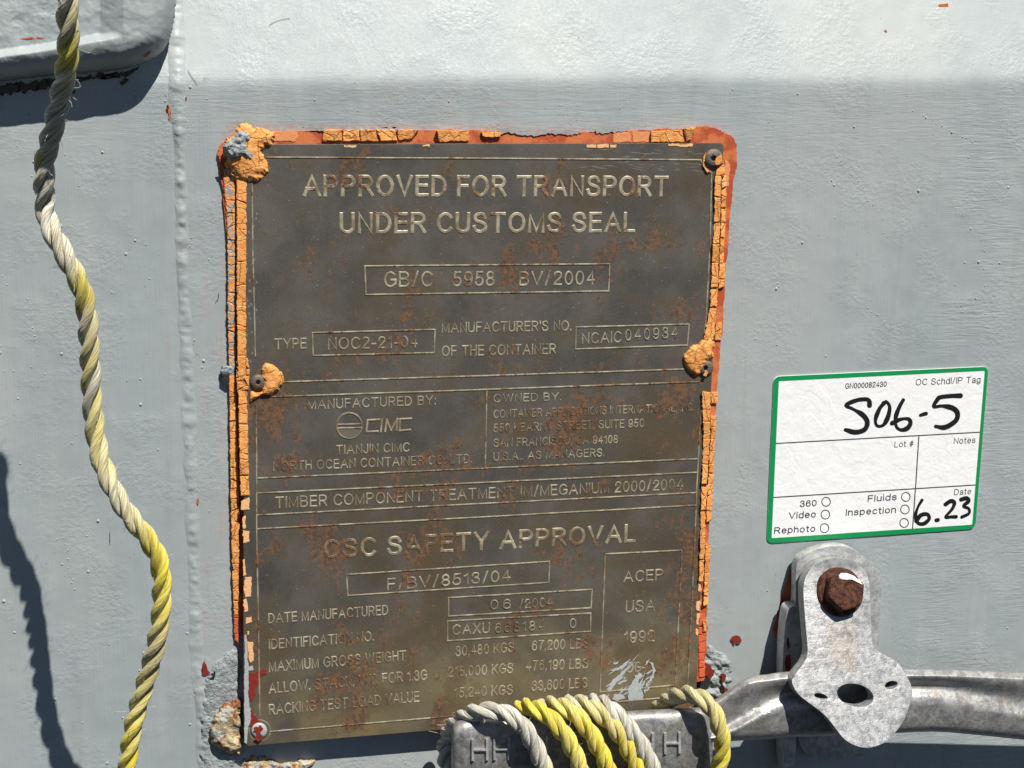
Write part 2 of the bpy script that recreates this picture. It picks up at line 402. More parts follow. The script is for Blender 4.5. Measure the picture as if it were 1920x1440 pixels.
for px, py, r in bl:
    c = P(px, py); y0 = float(wall_y(np.array([c[0]]), np.array([c[2]]))[0]); o = base+len(bv); r *= .78*MM
    hh = r*random.uniform(.35, .75)
    for ring, (rr, dy) in enumerate(((1.0, -.06), (.75, .55), (.35, .95))):
        for q in range(8):
            t = q*math.pi/4; bv.append((c[0]+r*rr*math.cos(t), y0-hh*dy, c[2]+r*rr*math.sin(t)*1.05))
    bv.append((c[0], y0-hh, c[2]))
    for ring in range(2):
        for q in range(8): bf.append((o+ring*8+q, o+ring*8+(q+1) % 8, o+ring*8+8+(q+1) % 8, o+ring*8+8+q))
    for q in range(8): bf.append((o+16+q, o+16+(q+1) % 8, o+24))
wall = obj('container_wall', np.vstack([V, np.array(bv)]), FQ.tolist()+bf, WALL, smooth=True)
tag(wall, 'pale grey blue painted steel container wall with a brighter folded upper edge', 'container wall')

# ---- generic relief patches
def inside(poly, x, y):
    r = np.zeros(x.shape, bool); n = len(poly)
    for i in range(n):
        (x0, y0), (x1, y1) = poly[i], poly[(i+1) % n]
        if y0 == y1: continue
        c = ((y0 > y) != (y1 > y)) & (x < (x1-x0)*(y-y0)/(y1-y0)+x0); r ^= c
    return r
def edge_dist(poly, x, y):
    d = np.full(x.shape, 1e9); n = len(poly)
    for i in range(n):
        a = np.array(poly[i]); b = np.array(poly[(i+1) % n]); ab = b-a
        t = np.clip(((x-a[0])*ab[0]+(y-a[1])*ab[1])/(ab@ab+1e-12), 0, 1)
        d = np.minimum(d, np.hypot(x-a[0]-t*ab[0], y-a[1]-t*ab[1]))
    return d
def relief(name, outline, hb, hpk, ew, namp, nsc, res, mat, parent=None, extra=None, seed=1, on_plate=False, rag=0.0, smooth=True):
    """a raised patch: outline in photo pixels at the base, heights in mm, rounded rim ew pixels wide"""
    po = [tuple(p) for p in chaikin(outline, 1)]
    xs_ = np.arange(min(p[0] for p in po)-res, max(p[0] for p in po)+res*1.5, res); ys_ = np.arange(min(p[1] for p in po)-res, max(p[1] for p in po)+res*1.5, res)
    gx, gy = np.meshgrid(xs_, ys_)
    wx = gx+rag*fbm(gx*.12, gy*.12, seed+50, 3); wy = gy+rag*fbm(gx*.12, gy*.12, seed+70, 3)
    ins = inside(po, wx, wy); d = np.where(ins, edge_dist(po, wx, wy), 0)
    t = np.clip(d/ew, 0, 1); prof = np.sqrt(np.clip(1-(1-t)**2, 0, 1))
    h = hpk*prof + namp*fbm(gx*nsc, gy*nsc, seed, 5)*np.clip(t*2.5, 0, 1)
    if extra is not None: h = h+extra(gx, gy, t)
    h = np.where(ins, h, -.4)
    v = np.empty(gx.shape+(3,))
    for j in range(gx.shape[0]):
        for i in range(gx.shape[1]):
            v[j, i] = PP(gx[j, i], gy[j, i], hb+h[j, i]) if on_plate else P(gx[j, i], gy[j, i], hb+h[j, i])
    nu = gx.shape[1]; need = ins.copy()
    q = ins[:-1, :-1] | ins[1:, :-1] | ins[:-1, 1:] | ins[1:, 1:]
    jj, ii = np.nonzero(q); a = jj*nu+ii
    f = np.stack([a, a+nu, a+nu+1, a+1], 1)
    used = np.unique(f); mp = np.full(v.shape[0]*nu, -1); mp[used] = np.arange(len(used))
    return obj(name, v.reshape(-1, 3)[used], mp[f], mat, parent, smooth)
def flatpatch(name, polys, hb, mat, parent, on_plate=False, jag=2.0, dens=5.0, thick=.05):
    """thin irregular flat chips, outlines in photo pixels"""
    vs, fs = [], []
    for poly in polys:
        pts = []
        n = len(poly)
        for i in range(n):
            a = np.array(poly[i], float); b = np.array(poly[(i+1) % n], float); k = max(1, int(np.linalg.norm(b-a)/dens))
            for q in range(k):
                p = a+(b-a)*q/k
                if jag: p = p+np.array([random.uniform(-jag, jag), random.uniform(-jag, jag)])*.5
                pts.append(p)
        hh = hb+random.uniform(0, .02)
        fr = [(PP(p[0], p[1], hh) if on_plate else P(p[0], p[1], hh)) for p in pts]
        bk = [q+np.array([0, thick*MM+1e-5, 0]) for q in fr]
        o = len(vs); m = len(pts); vs += fr+bk
        fs.append(tuple(range(o, o+m)))
        fs += [(o+i, o+(i+1) % m, o+m+(i+1) % m, o+m+i) for i in range(m)]
    bm = bmesh.new(); bvs = [bm.verts.new(tuple(map(float, p))) for p in vs]
    big = []
    for f in fs:
        try:
            fc = bm.faces.new([bvs[i] for i in f])
            if len(f) > 4: big.append(fc)
        except ValueError: pass
    bmesh.ops.triangulate(bm, faces=big)
    bmesh.ops.recalc_face_normals(bm, faces=bm.faces[:])
    return bm_obj(name, bm, mat, parent)

def onwall(px, py, d=0.0):
    h = 0.0
    for _ in range(8):
        p = P(px, py, h); h = -1000*float(wall_y(np.array([p[0]]), np.array([p[2]]))[0])
    return h+d
# weld bead running down the wall at the left of the plate
def weld():
    vs = []; n = 420; m = 11
    path = [(318, -260), (326, -60), (331, 60), (333, 170), (338, 320), (343, 520), (352, 720), (358, 900), (364, 1060), (368, 1220), (378, 1330), (384, 1520)]
    q, s = catmull([(a, b) for a, b in path], n)
    for j in range(n):
        px, py = q[j]; wob = vnoise(np.array([s[j]*.03]), np.array([2.]), 3)[0]
        ampl = .95 if py < 240 else .95-.5*min(1, (py-240)/120); ampl *= .8; ampl = ampl+.6*vnoise(np.array([s[j]*.055]), np.array([7.]), 5)[0]+.35*vnoise(np.array([s[j]*.17]), np.array([1.]), 6)[0]
        hw = (18 if py < 230 else 15)+7*wob
        for i in range(m):
            t = -1+2*i/(m-1)
            x = px+hw*t; h = max(0, ampl)*(1-t*t)**2*1.2 + .35*fbm(np.array([x*.14]), np.array([py*.14]), 9, 3)[0]*(1-t*t)
            b = P(x, py, 0); y0 = float(wall_y(np.array([b[0]]), np.array([b[2]]))[0])
            vs.append((b[0], y0-(h-(.25 if abs(t) > .99 else 0))*MM, b[2]))
    return obj('weld_bead', vs, [(a, d, c, b) for a, b, c, d in grid_faces(m, n)], WALL, wall, True)
weld()
flatpatch('bare_primer', [
    [(1494, 1040), (1480, 1070), (1466, 1120), (1449, 1185), (1456, 1198), (1487, 1190), (1500, 1060)],
    [(315, 200), (318, 198), (320, 214), (319, 226), (316, 222)], [(349, 182), (351, 181), (351, 190), (348, 189)], [(369, 936), (372, 934), (372, 950), (370, 953)]],
    .12, PRIMER, wall, jag=3, dens=3)
flatpatch('bare_primer', [[(1760, 9), (1777, 6), (1779, 15), (1763, 17)]], onwall(1769, 12, .12), PRIMER, wall, jag=1)
flatpatch('bare_primer', [[(1658, 57), (1662, 56), (1664, 63), (1659, 62)]], onwall(1661, 60, .12), PRIMER, wall, jag=1)
flatpatch('dark_red_chip', [[(379, 1250), (384, 1234), (386, 1248), (390, 1257), (394, 1262), (386, 1268), (379, 1266)],
    [(1370, 1196), (1378, 1191), (1388, 1194), (1391, 1204), (1386, 1208), (1380, 1203), (1377, 1210), (1374, 1202)],
    [(312, 197), (315, 196), (316, 205), (313, 206)]], .7, DRED, wall, jag=2.5, dens=3)
def hairs(name, lst, mat, parent):
    vs, fs = [], []
    for pts in lst:
        q, s = catmull(pts, 14); o = len(vs)
        for j in range(14):
            b = P(*q[j]); 
            for k in range(3):
                t = k*2.094; vs.append((b[0]+.00010*math.cos(t), b[1]-.00025, b[2]+.00010*math.sin(t)))
        fs += [(o+a, o+b_, o+c, o+d) for a, b_, c, d in grid_faces(3, 14, True)]
    return obj(name, vs, fs, mat, parent, True)
hairs('stuck_hair', [[(x, y, onwall(x, y, .12)) for x, y in ((505, 47), (518, 40), (532, 36), (543, 35))]], HAIR, wall)
hairs('stuck_hair', [[(x, y, onwall(x, y, .2)) for x, y in ((352, 132), (360, 145), (370, 158))]], HAIR, wall)
hairs('stuck_hair', [[(410, 549, .3), (409, 560, .3), (404, 566, .3)]], HAIR, wall)
hairs('stuck_hair', [[(206, 996, .3), (206, 1018, .3)]], HAIR, wall)

# corroded lumps beside the lower left of the plate, rough paint by its lower right
relief('rough_paint', [(452, 1212), (425, 1222), (398, 1250), (384, 1280), (378, 1330), (376, 1400), (380, 1470), (430, 1475), (446, 1420), (448, 1300)], 0, 1.4, 16, .9, .05, 2.0, LUMP, wall, seed=4, rag=9)
flatpatch('grime_and_shade', [[(-60, 172), (0, 158), (60, 152), (150, 144), (238, 134), (262, 128), (250, 136), (225, 143), (170, 150), (120, 157), (80, 170), (40, 172), (0, 180), (-60, 190)], [(100, 172), (140, 168), (134, 176), (108, 180)], [(225, 150), (240, 148), (236, 156), (226, 157)]], .35, flat('brown_grime_shade', (.075, .062, .045), .9, 0, .8, .5), wall, jag=9, dens=4)  # brown dirt under the bumper, its dark colour also deepening the shadow there
relief('corroded_weld', [(418, 1320), (444, 1312), (452, 1335), (450, 1380), (458, 1405), (448, 1418), (425, 1420), (402, 1400), (388, 1378), (398, 1345)], .8, 4.6, 22, 1.9, .045, 1.6, SCALE, wall, seed=9, rag=8)
relief('corroded_weld', [(440, 1440), (470, 1418), (498, 1418), (520, 1432), (560, 1428), (585, 1420), (590, 1436), (560, 1460), (500, 1490), (440, 1490)], .2, 2.4, 16, 2.0, .06, 1.8, SCALE, wall, seed=19, rag=8)
relief('corroded_weld', [(432, 1318), (447, 1308), (452, 1322), (448, 1345), (436, 1350), (426, 1340)], 2.0, 3.0, 12, 1.2, .08, 1.5, RUSTB, wall, seed=29, rag=6)
relief('rough_paint', [(1322, 1205), (1345, 1218), (1370, 1235), (1372, 1262), (1366, 1300), (1345, 1320), (1318, 1322), (1306, 1290), (1312, 1240)], 0, 1.6, 14, 2.2, .09, 1.8, LUMP, wall, seed=14, rag=8)
relief('rough_paint', [(1040, 1330), (1220, 1318), (1300, 1312), (1310, 1345), (1200, 1375), (1060, 1375)], 0, .8, 14, 1.3, .06, 2.5, LUMP, wall, seed=24, rag=8)
flatpatch('dark_red_chip', [[(1322, 1240), (1334, 1248), (1340, 1262), (1332, 1272), (1322, 1266)], [(1352, 1262), (1360, 1268), (1358, 1282), (1353, 1276)], [(1358, 1288), (1366, 1290), (1364, 1302), (1357, 1300)],
   [(1222, 1318), (1245, 1312), (1262, 1322), (1235, 1330)], [(1290, 1302), (1320, 1298), (1318, 1316), (1292, 1318)]], 2.6, DRED, wall, jag=4, dens=3)
flatpatch('bare_steel_patch', [[(1314, 1268), (1332, 1270), (1335, 1282), (1318, 1292), (1308, 1302), (1306, 1282)], [(1352, 1280), (1357, 1282), (1358, 1302), (1353, 1304)], [(396, 1262), (405, 1258), (404, 1268), (398, 1270)]], 2.5, DARKP, wall, jag=4, dens=3)

# ------------------------------------------------------------------ rounded steel bumper at the upper left
def bump_extra(gx, gy, t):
    ry = 101-gx*.16+2.5*fbm(gx*.02, gy*.0, 3, 2); s = np.clip((ry-gy)/16+.5, 0, 1); s = s*s*(3-2*s)
    fade = np.clip((232-gx)/45, 0, 1)
    return -4.4*s*fade*np.clip(t*1.5, 0, 1) + .35*fbm(gx*.03, gy*.05, 8, 3)*t
bumper = relief('steel_bumper', [(-260, -300), (330, -300), (330, -10), (325, 45), (312, 88), (285, 112), (240, 128), (160, 137), (80, 142), (0, 152), (-260, 178)], 0, 14.5, 52, .5, .03, 2.0, WALL, None, bump_extra, 31)
tag(bumper, 'thick rounded grey painted steel block with a red chip above the hanging rope', 'bumper')
flatpatch('bare_primer', [[(270, 100), (276, 94), (283, 92), (283, 99), (276, 106), (270, 107)]], 9.6, PRIMER, bumper, jag=2, dens=3, thick=3)
flatpatch('bare_primer', [[(36, 72), (58, 70), (84, 71), (60, 74)]], 10.2, PRIMER, bumper, jag=2, dens=4, thick=1)

# ------------------------------------------------------------------ data plate
plate = thing('data_plate', 'rusty dark steel approval plate with raised lettering and cracked orange paint edges', 'data plate', P(890, 1380, 0))
# backing plate: painted carrier behind, ends above the lower left corner
bo = chaikin([(428, 258), (455, 248), (520, 245), (760, 243), (1000, 247), (1180, 246), (1300, 240), (1330, 236), (1356, 246), (1380, 260), (1383, 296), (1372, 360), (1362, 500), (1352, 640), (1346, 720), (1330, 940), (1326, 1100), (1326, 1200), (1318, 1300), (700, 1330), (470, 1310), (459, 1200), (449, 1180), (444, 1000), (438, 700), (424, 420), (412, 310), (406, 280)], 1)
def hback(p):
    t = min(1, max(0, (p[0]+.02)/.09)); t = t*t*(3-2*t); return (1-t)*1.2+t*max(1.4, hp(p[2])-2.3)
def PB(px, py, d=0.0):
    h = 2.0
    for _ in range(4):
        p = P(px, py, h+d); h = hback(p)
    return P(px, py, h+d)
bo = [(p[0]+2.6*fbm(np.array([i*.45]), np.array([3.]), 61, 3)[0]+random.uniform(-.7, .7), p[1]+3.2*fbm(np.array([i*.45]), np.array([9.]), 62, 3)[0]+random.uniform(-.7, .7)) for i, p in enumerate([tuple(np.array(bo[k])+(np.array(bo[(k+1) % len(bo)])-np.array(bo[k]))*t/9) for k in range(len(bo)) for t in range(9)])]
bm = poly_mesh([[PB(p[0], p[1]) for p in bo]], lambda p: -hback(p)*MM, lambda p: .3*MM, .0)
# cut: everything right of the left strip below y=900 is hidden by the plate
back = bm_obj('backing_plate', bm, PRIMER, plate)

def clip_half(poly, p, n):
    out = []
    for i in range(len(poly)):
        a, b = poly[i], poly[(i+1) % len(poly)]; da, db = (a-p)@n, (b-p)@n
        if da <= 0: out.append(a)
        if da*db < 0: out.append(a+(b-a)*da/(da-db))
    return out
def cells(quad, cell, gap, seed):
    r = np.random.default_rng(seed); q = [np.array(p, float) for p in quad]
    mn = np.min(q, 0); mx = np.max(q, 0); nx = max(1, int(round((mx[0]-mn[0])/cell[0]))); ny = max(1, int(round((mx[1]-mn[1])/cell[1])))
    seeds = []
    for j in range(ny):
        for i in range(nx):
            seeds.append(mn+(np.array([i, j])+.5+r.uniform(-.47, .47, 2))*(mx-mn)/np.array([nx, ny]))
    out = []
    for k, s in enumerate(seeds):
        poly = list(q)
        for m, s2 in enumerate(seeds):
            if m == k: continue
            d = s2-s; l = np.linalg.norm(d)
            if l > 4*max(cell): continue
            poly = clip_half(poly, (s+s2)/2-d/l*gap/2, d/l)
            if len(poly) < 3: break
        if len(poly) >= 3: out.append(poly)
    return out
def flakes(name, polys, hb, th, mat, parent, tilt=.25, on_plate=False, jag=1.1, mats=None):
    vs, fs = [], []
    for poly in polys:
        pts = []
        n = len(poly)
        ar = .5*abs(sum(poly[i][0]*poly[(i+1) % n][1]-poly[(i+1) % n][0]*poly[i][1] for i in range(n)))
        if ar < 8: continue
        for i in range(n):
            a, b = np.array(poly[i], float), np.array(poly[(i+1) % n], float); k = max(1, int(np.linalg.norm(b-a)/4.5))
            for t in range(k): pts.append(a+(b-a)*t/k+(np.array([random.uniform(-jag, jag), random.uniform(-jag, jag)]) if t else 0))
        c = np.mean(pts, 0); tx, ty = random.uniform(-tilt, tilt), random.uniform(-tilt, tilt); t0 = th*random.uniform(.75, 1.2)
        R_ = max(np.linalg.norm(p-c) for p in pts); m = len(pts); o = len(vs)
        f_ = on_plate if callable(on_plate) else (PP if on_plate else P)
        def hh(p, k): return hb+t0*k+(tx*(p[0]-c[0])+ty*(p[1]-c[1]))/R_*t0
        vs += [f_(p[0], p[1], hb-.3) for p in pts]
        vs += [f_(p[0], p[1], hh(p, .86)) for p in pts]
        inn = [c+(p-c)*(1-min(.35, 1.6/max(3, np.linalg.norm(p-c)))) for p in pts]
        vs += [f_(p[0], p[1], hh(p, 1.0)) for p in inn]
        vs.append(f_(c[0], c[1], hh(c, .97)))
        for i in range(m):
            k = (i+1) % m
            fs += [(o+i, o+k, o+m+k, o+m+i), (o+m+i, o+m+k, o+2*m+k, o+2*m+i), (o+2*m+i, o+2*m+k, o+3*m)]
    ob = obj(name, vs, fs, mat, parent)
    bm = bmesh.new(); bm.from_mesh(ob.data); bmesh.ops.recalc_face_normals(bm, faces=bm.faces[:]); bm.to_mesh(ob.data); bm.free()
    return ob
# left strip, two columns parted by a groove
def xl(y, side):   # strip edges in pixels
    yy = [300, 420, 600, 700, 900, 1000, 1120, 1190]
    T = {'a': [417, 427, 427, 430, 432, 434, 437, 441], 'b': [439, 441, 441, 441, 447, 449, 447, 446], 'c': [443, 444, 444, 446, 450, 455, 456, 457], 'd': [462, 462, 461, 462, 467, 468, 468, 468]}
    return np.interp(y, yy, T[side])
def ysplit(a, b, lo_, hi_, seed):
    r = np.random.default_rng(seed); y = [a]
    while y[-1] < b-lo_: y.append(min(b, y[-1]+r.uniform(lo_, hi_)))
    y[-1] = b; return list(zip(y[:-1], y[1:]))
lo, li = [], []
for k, (y0, y1) in enumerate(ysplit(318, 1195, 30, 95, 3)):
    sk = 5 if k % 2 else -4
    lo += cells([(xl(y0, 'a'), y0), (xl(y0, 'b'), y0), (xl(y1, 'b'), y1), (xl(y1, 'a'), y1)], (26, 30) if y0 < 850 else (15, 22), 1.2, 100+k)
for k, (y0, y1) in enumerate(ysplit(330, 930, 40, 110, 9)):
    if 845 < (y0+y1)/2 < 880: continue
    li += cells([(xl(y0, 'c'), y0), (xl(y0, 'd'), y0), (xl(y1, 'd'), y1), (xl(y1, 'c'), y1)], (30, 42), 1.4, 200+k)
nlo = len(lo)
flakes('cracked_paint', [c for c in lo if np.mean(c, 0)[1] < 700], 0.0, .95, CR1, back, on_plate=PB)
flakes('cracked_paint', [c for c in lo if 700 <= np.mean(c, 0)[1] < 1150], 0.0, .95, CR0, back, on_plate=PB)
flakes('cracked_paint', [c for c in li if np.mean(c, 0)[1] < 700], -1.0, 1.7, CR0, back, on_plate=True)
flakes('cracked_paint', [c for c in li if np.mean(c, 0)[1] >= 700], -1.0, 1.6, CR0, back, on_plate=True)
# right strip
def xr(y, side):
    yy = [330, 400, 600, 640, 740, 820, 940, 1060, 1190]
    T = {'a': [1341, 1339, 1330, 1318, 1316, 1319, 1314, 1312, 1306], 'b': [1352, 1351, 1343, 1338, 1332, 1331, 1324, 1320, 1316], 'c': [1368, 1366, 1354, 1352, 1346, 1341, 1336, 1331, 1324]}
    return np.interp(y, yy, T[side])
ra, rb = [], []
for k, (y0, y1) in enumerate(ysplit(330, 638, 40, 100, 21)+ysplit(735, 1185, 40, 110, 23)):
    if y0 < 1060: ra += cells([(xr(y0, 'a'), y0), (xr(y0, 'b'), y0), (xr(y1, 'b'), y1), (xr(y1, 'a'), y1)], (22, 46), 1.2, 300+k)
    rb += cells([(xr(y0, 'b')+1.5, y0), (xr(y0, 'c')-(5 if y0 < 420 else 0), y0), (xr(y1, 'c')-(5 if y0 < 420 else 0), y1), (xr(y1, 'b')+1.5, y1)], (12, 24), 1.4, 400+k)
for up in (True, False): flakes('cracked_paint', [c for c in ra if (np.mean(c, 0)[1] < 690) == up], -1.0, 1.9, CR0, back, on_plate=True)
for up in (True, False): flakes('cracked_paint', [c for c in rb if random.random() < .88 and (np.mean(c, 0)[1] < 690) == up], 0.0, 1.0, CR0, back, .45, on_plate=PB)
# flakes along the top edge
for poly in ([(606, 243), (640, 243), (641, 264), (605, 265)], [(643, 243), (672, 243), (675, 264), (644, 265)], [(675, 243), (703, 243), (711, 265), (677, 265)], [(706, 243), (740, 243), (745, 264), (714, 265)], [(744, 243), (785, 243), (771, 260), (748, 263)],
             [(818, 245), (878, 245), (879, 264), (824, 266)], [(902, 247), (938, 247), (938, 256), (920, 258), (905, 255)],
             [(1221, 246), (1278, 243), (1284, 266), (1221, 267)], [(1281, 241), (1305, 239), (1296, 262), (1287, 265)]):
    flakes('paint_flake', cells(poly, (70, 40), 1, int(poly[0][0])), 0.0, 1.3, CR0, back, .5, on_plate=PB, jag=1.0)
for q in ([(512, 246), (556, 245), (560, 255), (554, 265), (510, 265)], [(1150, 249), (1180, 247), (1184, 266), (1150, 267)], [(1186, 247), (1218, 247), (1219, 266), (1186, 266)], [(1362, 300), (1369, 310), (1366, 350), (1358, 345), (1359, 300)]):
    flakes('orange_paint_film', [np.array(q, float)], 0.0, .22, FILM, back, 0, on_plate=PB)
flakes('cracked_paint', [c for q in ([(410, 290), (416, 288), (424, 350), (419, 352)], [(419, 352), (424, 350), (430, 420), (426, 422)]) for c in cells(q, (8, 14), 1.2, 77)], 1.2, .5, PRIMER, back)
flakes('red_paint_edge', [c for q in ([(1305, 1152), (1322, 1150), (1324, 1200), (1308, 1205)], [(1310, 1205), (1323, 1200), (1320, 1250), (1311, 1252)], [(1310, 1254), (1320, 1252), (1322, 1268), (1312, 1270)]) for c in cells(q, (14, 18), 1.2, 78)], 0.0, .5, flat('bright_red_primer', (.62, .12, .05), .5, 0, .5, .2), back, on_plate=PB)
flakes('red_paint_edge', [c for q in ([(438, 1150), (447, 1150), (447, 1206), (440, 1200)],) for c in cells(q, (10, 16), 1., 79)], 0.0, .5, bpy.data.materials['bright_red_primer'], back, on_plate=PB)

for q in ([(560, 240), (640, 238), (700, 240), (760, 239), (755, 245), (690, 244), (640, 246), (600, 244)], [(930, 240), (1010, 242), (1080, 244), (1090, 250), (1060, 254), (1030, 251), (1000, 255), (960, 249), (940, 250)], [(1100, 241), (1180, 240), (1170, 247), (1120, 250)]):
    flatpatch('grey_paint_overlap', [q], 1.75 if q[0][0] < 1340 else 2.3, WALL, back, False, 5, 4, .12)
# the plate sheet
po = [(461, 276), (466, 271), (900, 269), (1352, 268), (1357, 273), (1346, 480), (1338, 640), (1330, 800), (1322, 960), (1314, 1120), (1306, 1290), (1303, 1322), (1298, 1327), (1100, 1345), (843, 1367), (640, 1384), (500, 1396), (466, 1399), (458, 1393), (457, 1300), (456.5, 1150), (457, 950), (459, 700), (460, 500)]
W = [PP(*p) for p in po]
bm = poly_mesh([W], lambda p: -hp(p[2])*MM, lambda p: -(hp(p[2])-1.0)*MM, .18*MM)
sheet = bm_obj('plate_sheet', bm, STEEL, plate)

# raised rules on the plate
RULEN = [0]
def rules(name, segs, wpx=3.4, h=.22, parent=plate, mat=LETTER, on_plate=True, hb=0.0, bevel=True):
    vs, fs = [], []
    for s in segs:
        RULEN[0] += 1; dh = .004*(RULEN[0] % 5)
        for a, b in zip(s[:-1], s[1:]):
            a = np.array(a, float); b = np.array(b, float); d = (b-a)/np.linalg.norm(b-a); n = np.array([-d[1], d[0]])*wpx/2
            a2 = a-d*wpx*.5; b2 = b+d*wpx*.5; o = len(vs); k = .45 if bevel else .98
            f_ = PP if on_plate else P
            for q, hh in ((a2-n, -.05), (b2-n, -.05), (b2+n, -.05), (a2+n, -.05)): vs.append(f_(q[0], q[1], hb+hh))
            for q in (a2+d*wpx*.25-n*k, b2-d*wpx*.25-n*k, b2-d*wpx*.25+n*k, a2+d*wpx*.25+n*k): vs.append(f_(q[0], q[1], hb+h+dh))
            dh += .003
            fs += [(o+4, o+5, o+6, o+7), (o, o+1, o+5, o+4), (o+1, o+2, o+6, o+5), (o+2, o+3, o+7, o+6), (o+3, o, o+4, o+7)]
    ob = obj(name, vs, fs, mat, parent)
    bm = bmesh.new(); bm.from_mesh(ob.data); bmesh.ops.recalc_face_normals(bm, faces=bm.faces[:])
    # outward: the top faces must look at -y
    bm.to_mesh(ob.data); bm.free(); return ob
rules('ruled_frame', [[(500, 295), (900, 297), (1314, 300)], [(1314, 301), (1320, 311), (1330, 321), (1334, 324)], [(1334, 325), (1331, 460), (1324, 590), (1321, 625)], [(1319, 735), (1312, 800), (1307, 905), (1303, 1000), (1297, 1130), (1288, 1306)],
    [(472.5, 345), (474, 480), (477, 590), (478.5, 668)], [(480, 760), (481, 850), (481, 1000), (484, 1150), (487, 1342)], [(525, 716.5), (900, 705), (1281, 692.5)], [(500, 744.5), (900, 731), (1311, 716)],
    [(912.6, 733), (909.7, 875)], [(481, 897), (900, 878.5), (1308, 860.6)], [(506, 1372), (850, 1343), (1287, 1305)]])
def framebox(a, b, c, d): rules('entry_frame', [[a, b], [b, c], [c, d], [d, a]])
framebox((684, 499), (1143, 495), (1141, 546), (686, 552.6)); framebox((585.5, 624), (815.5, 618), (814, 661.5), (587, 667)); framebox((1080, 613.6), (1292, 608), (1288.5, 647.5), (1079, 654.8))
framebox((481, 925), (1308, 886), (1305, 924), (481, 966)); framebox((649.7, 1077.6), (1030, 1053), (1029, 1092.5), (652, 1117)); framebox((841, 1121), (1110, 1105.5), (1108, 1140), (841, 1155.6))
framebox((839, 1165), (1107.5, 1150), (1107, 1184), (839, 1202)); framebox((1134.6, 1039), (1278.7, 1032), (1266, 1285), (1125, 1298))
rules('ruled_frame', [[(481, 992), (900, 970), (1304, 947.6)]])

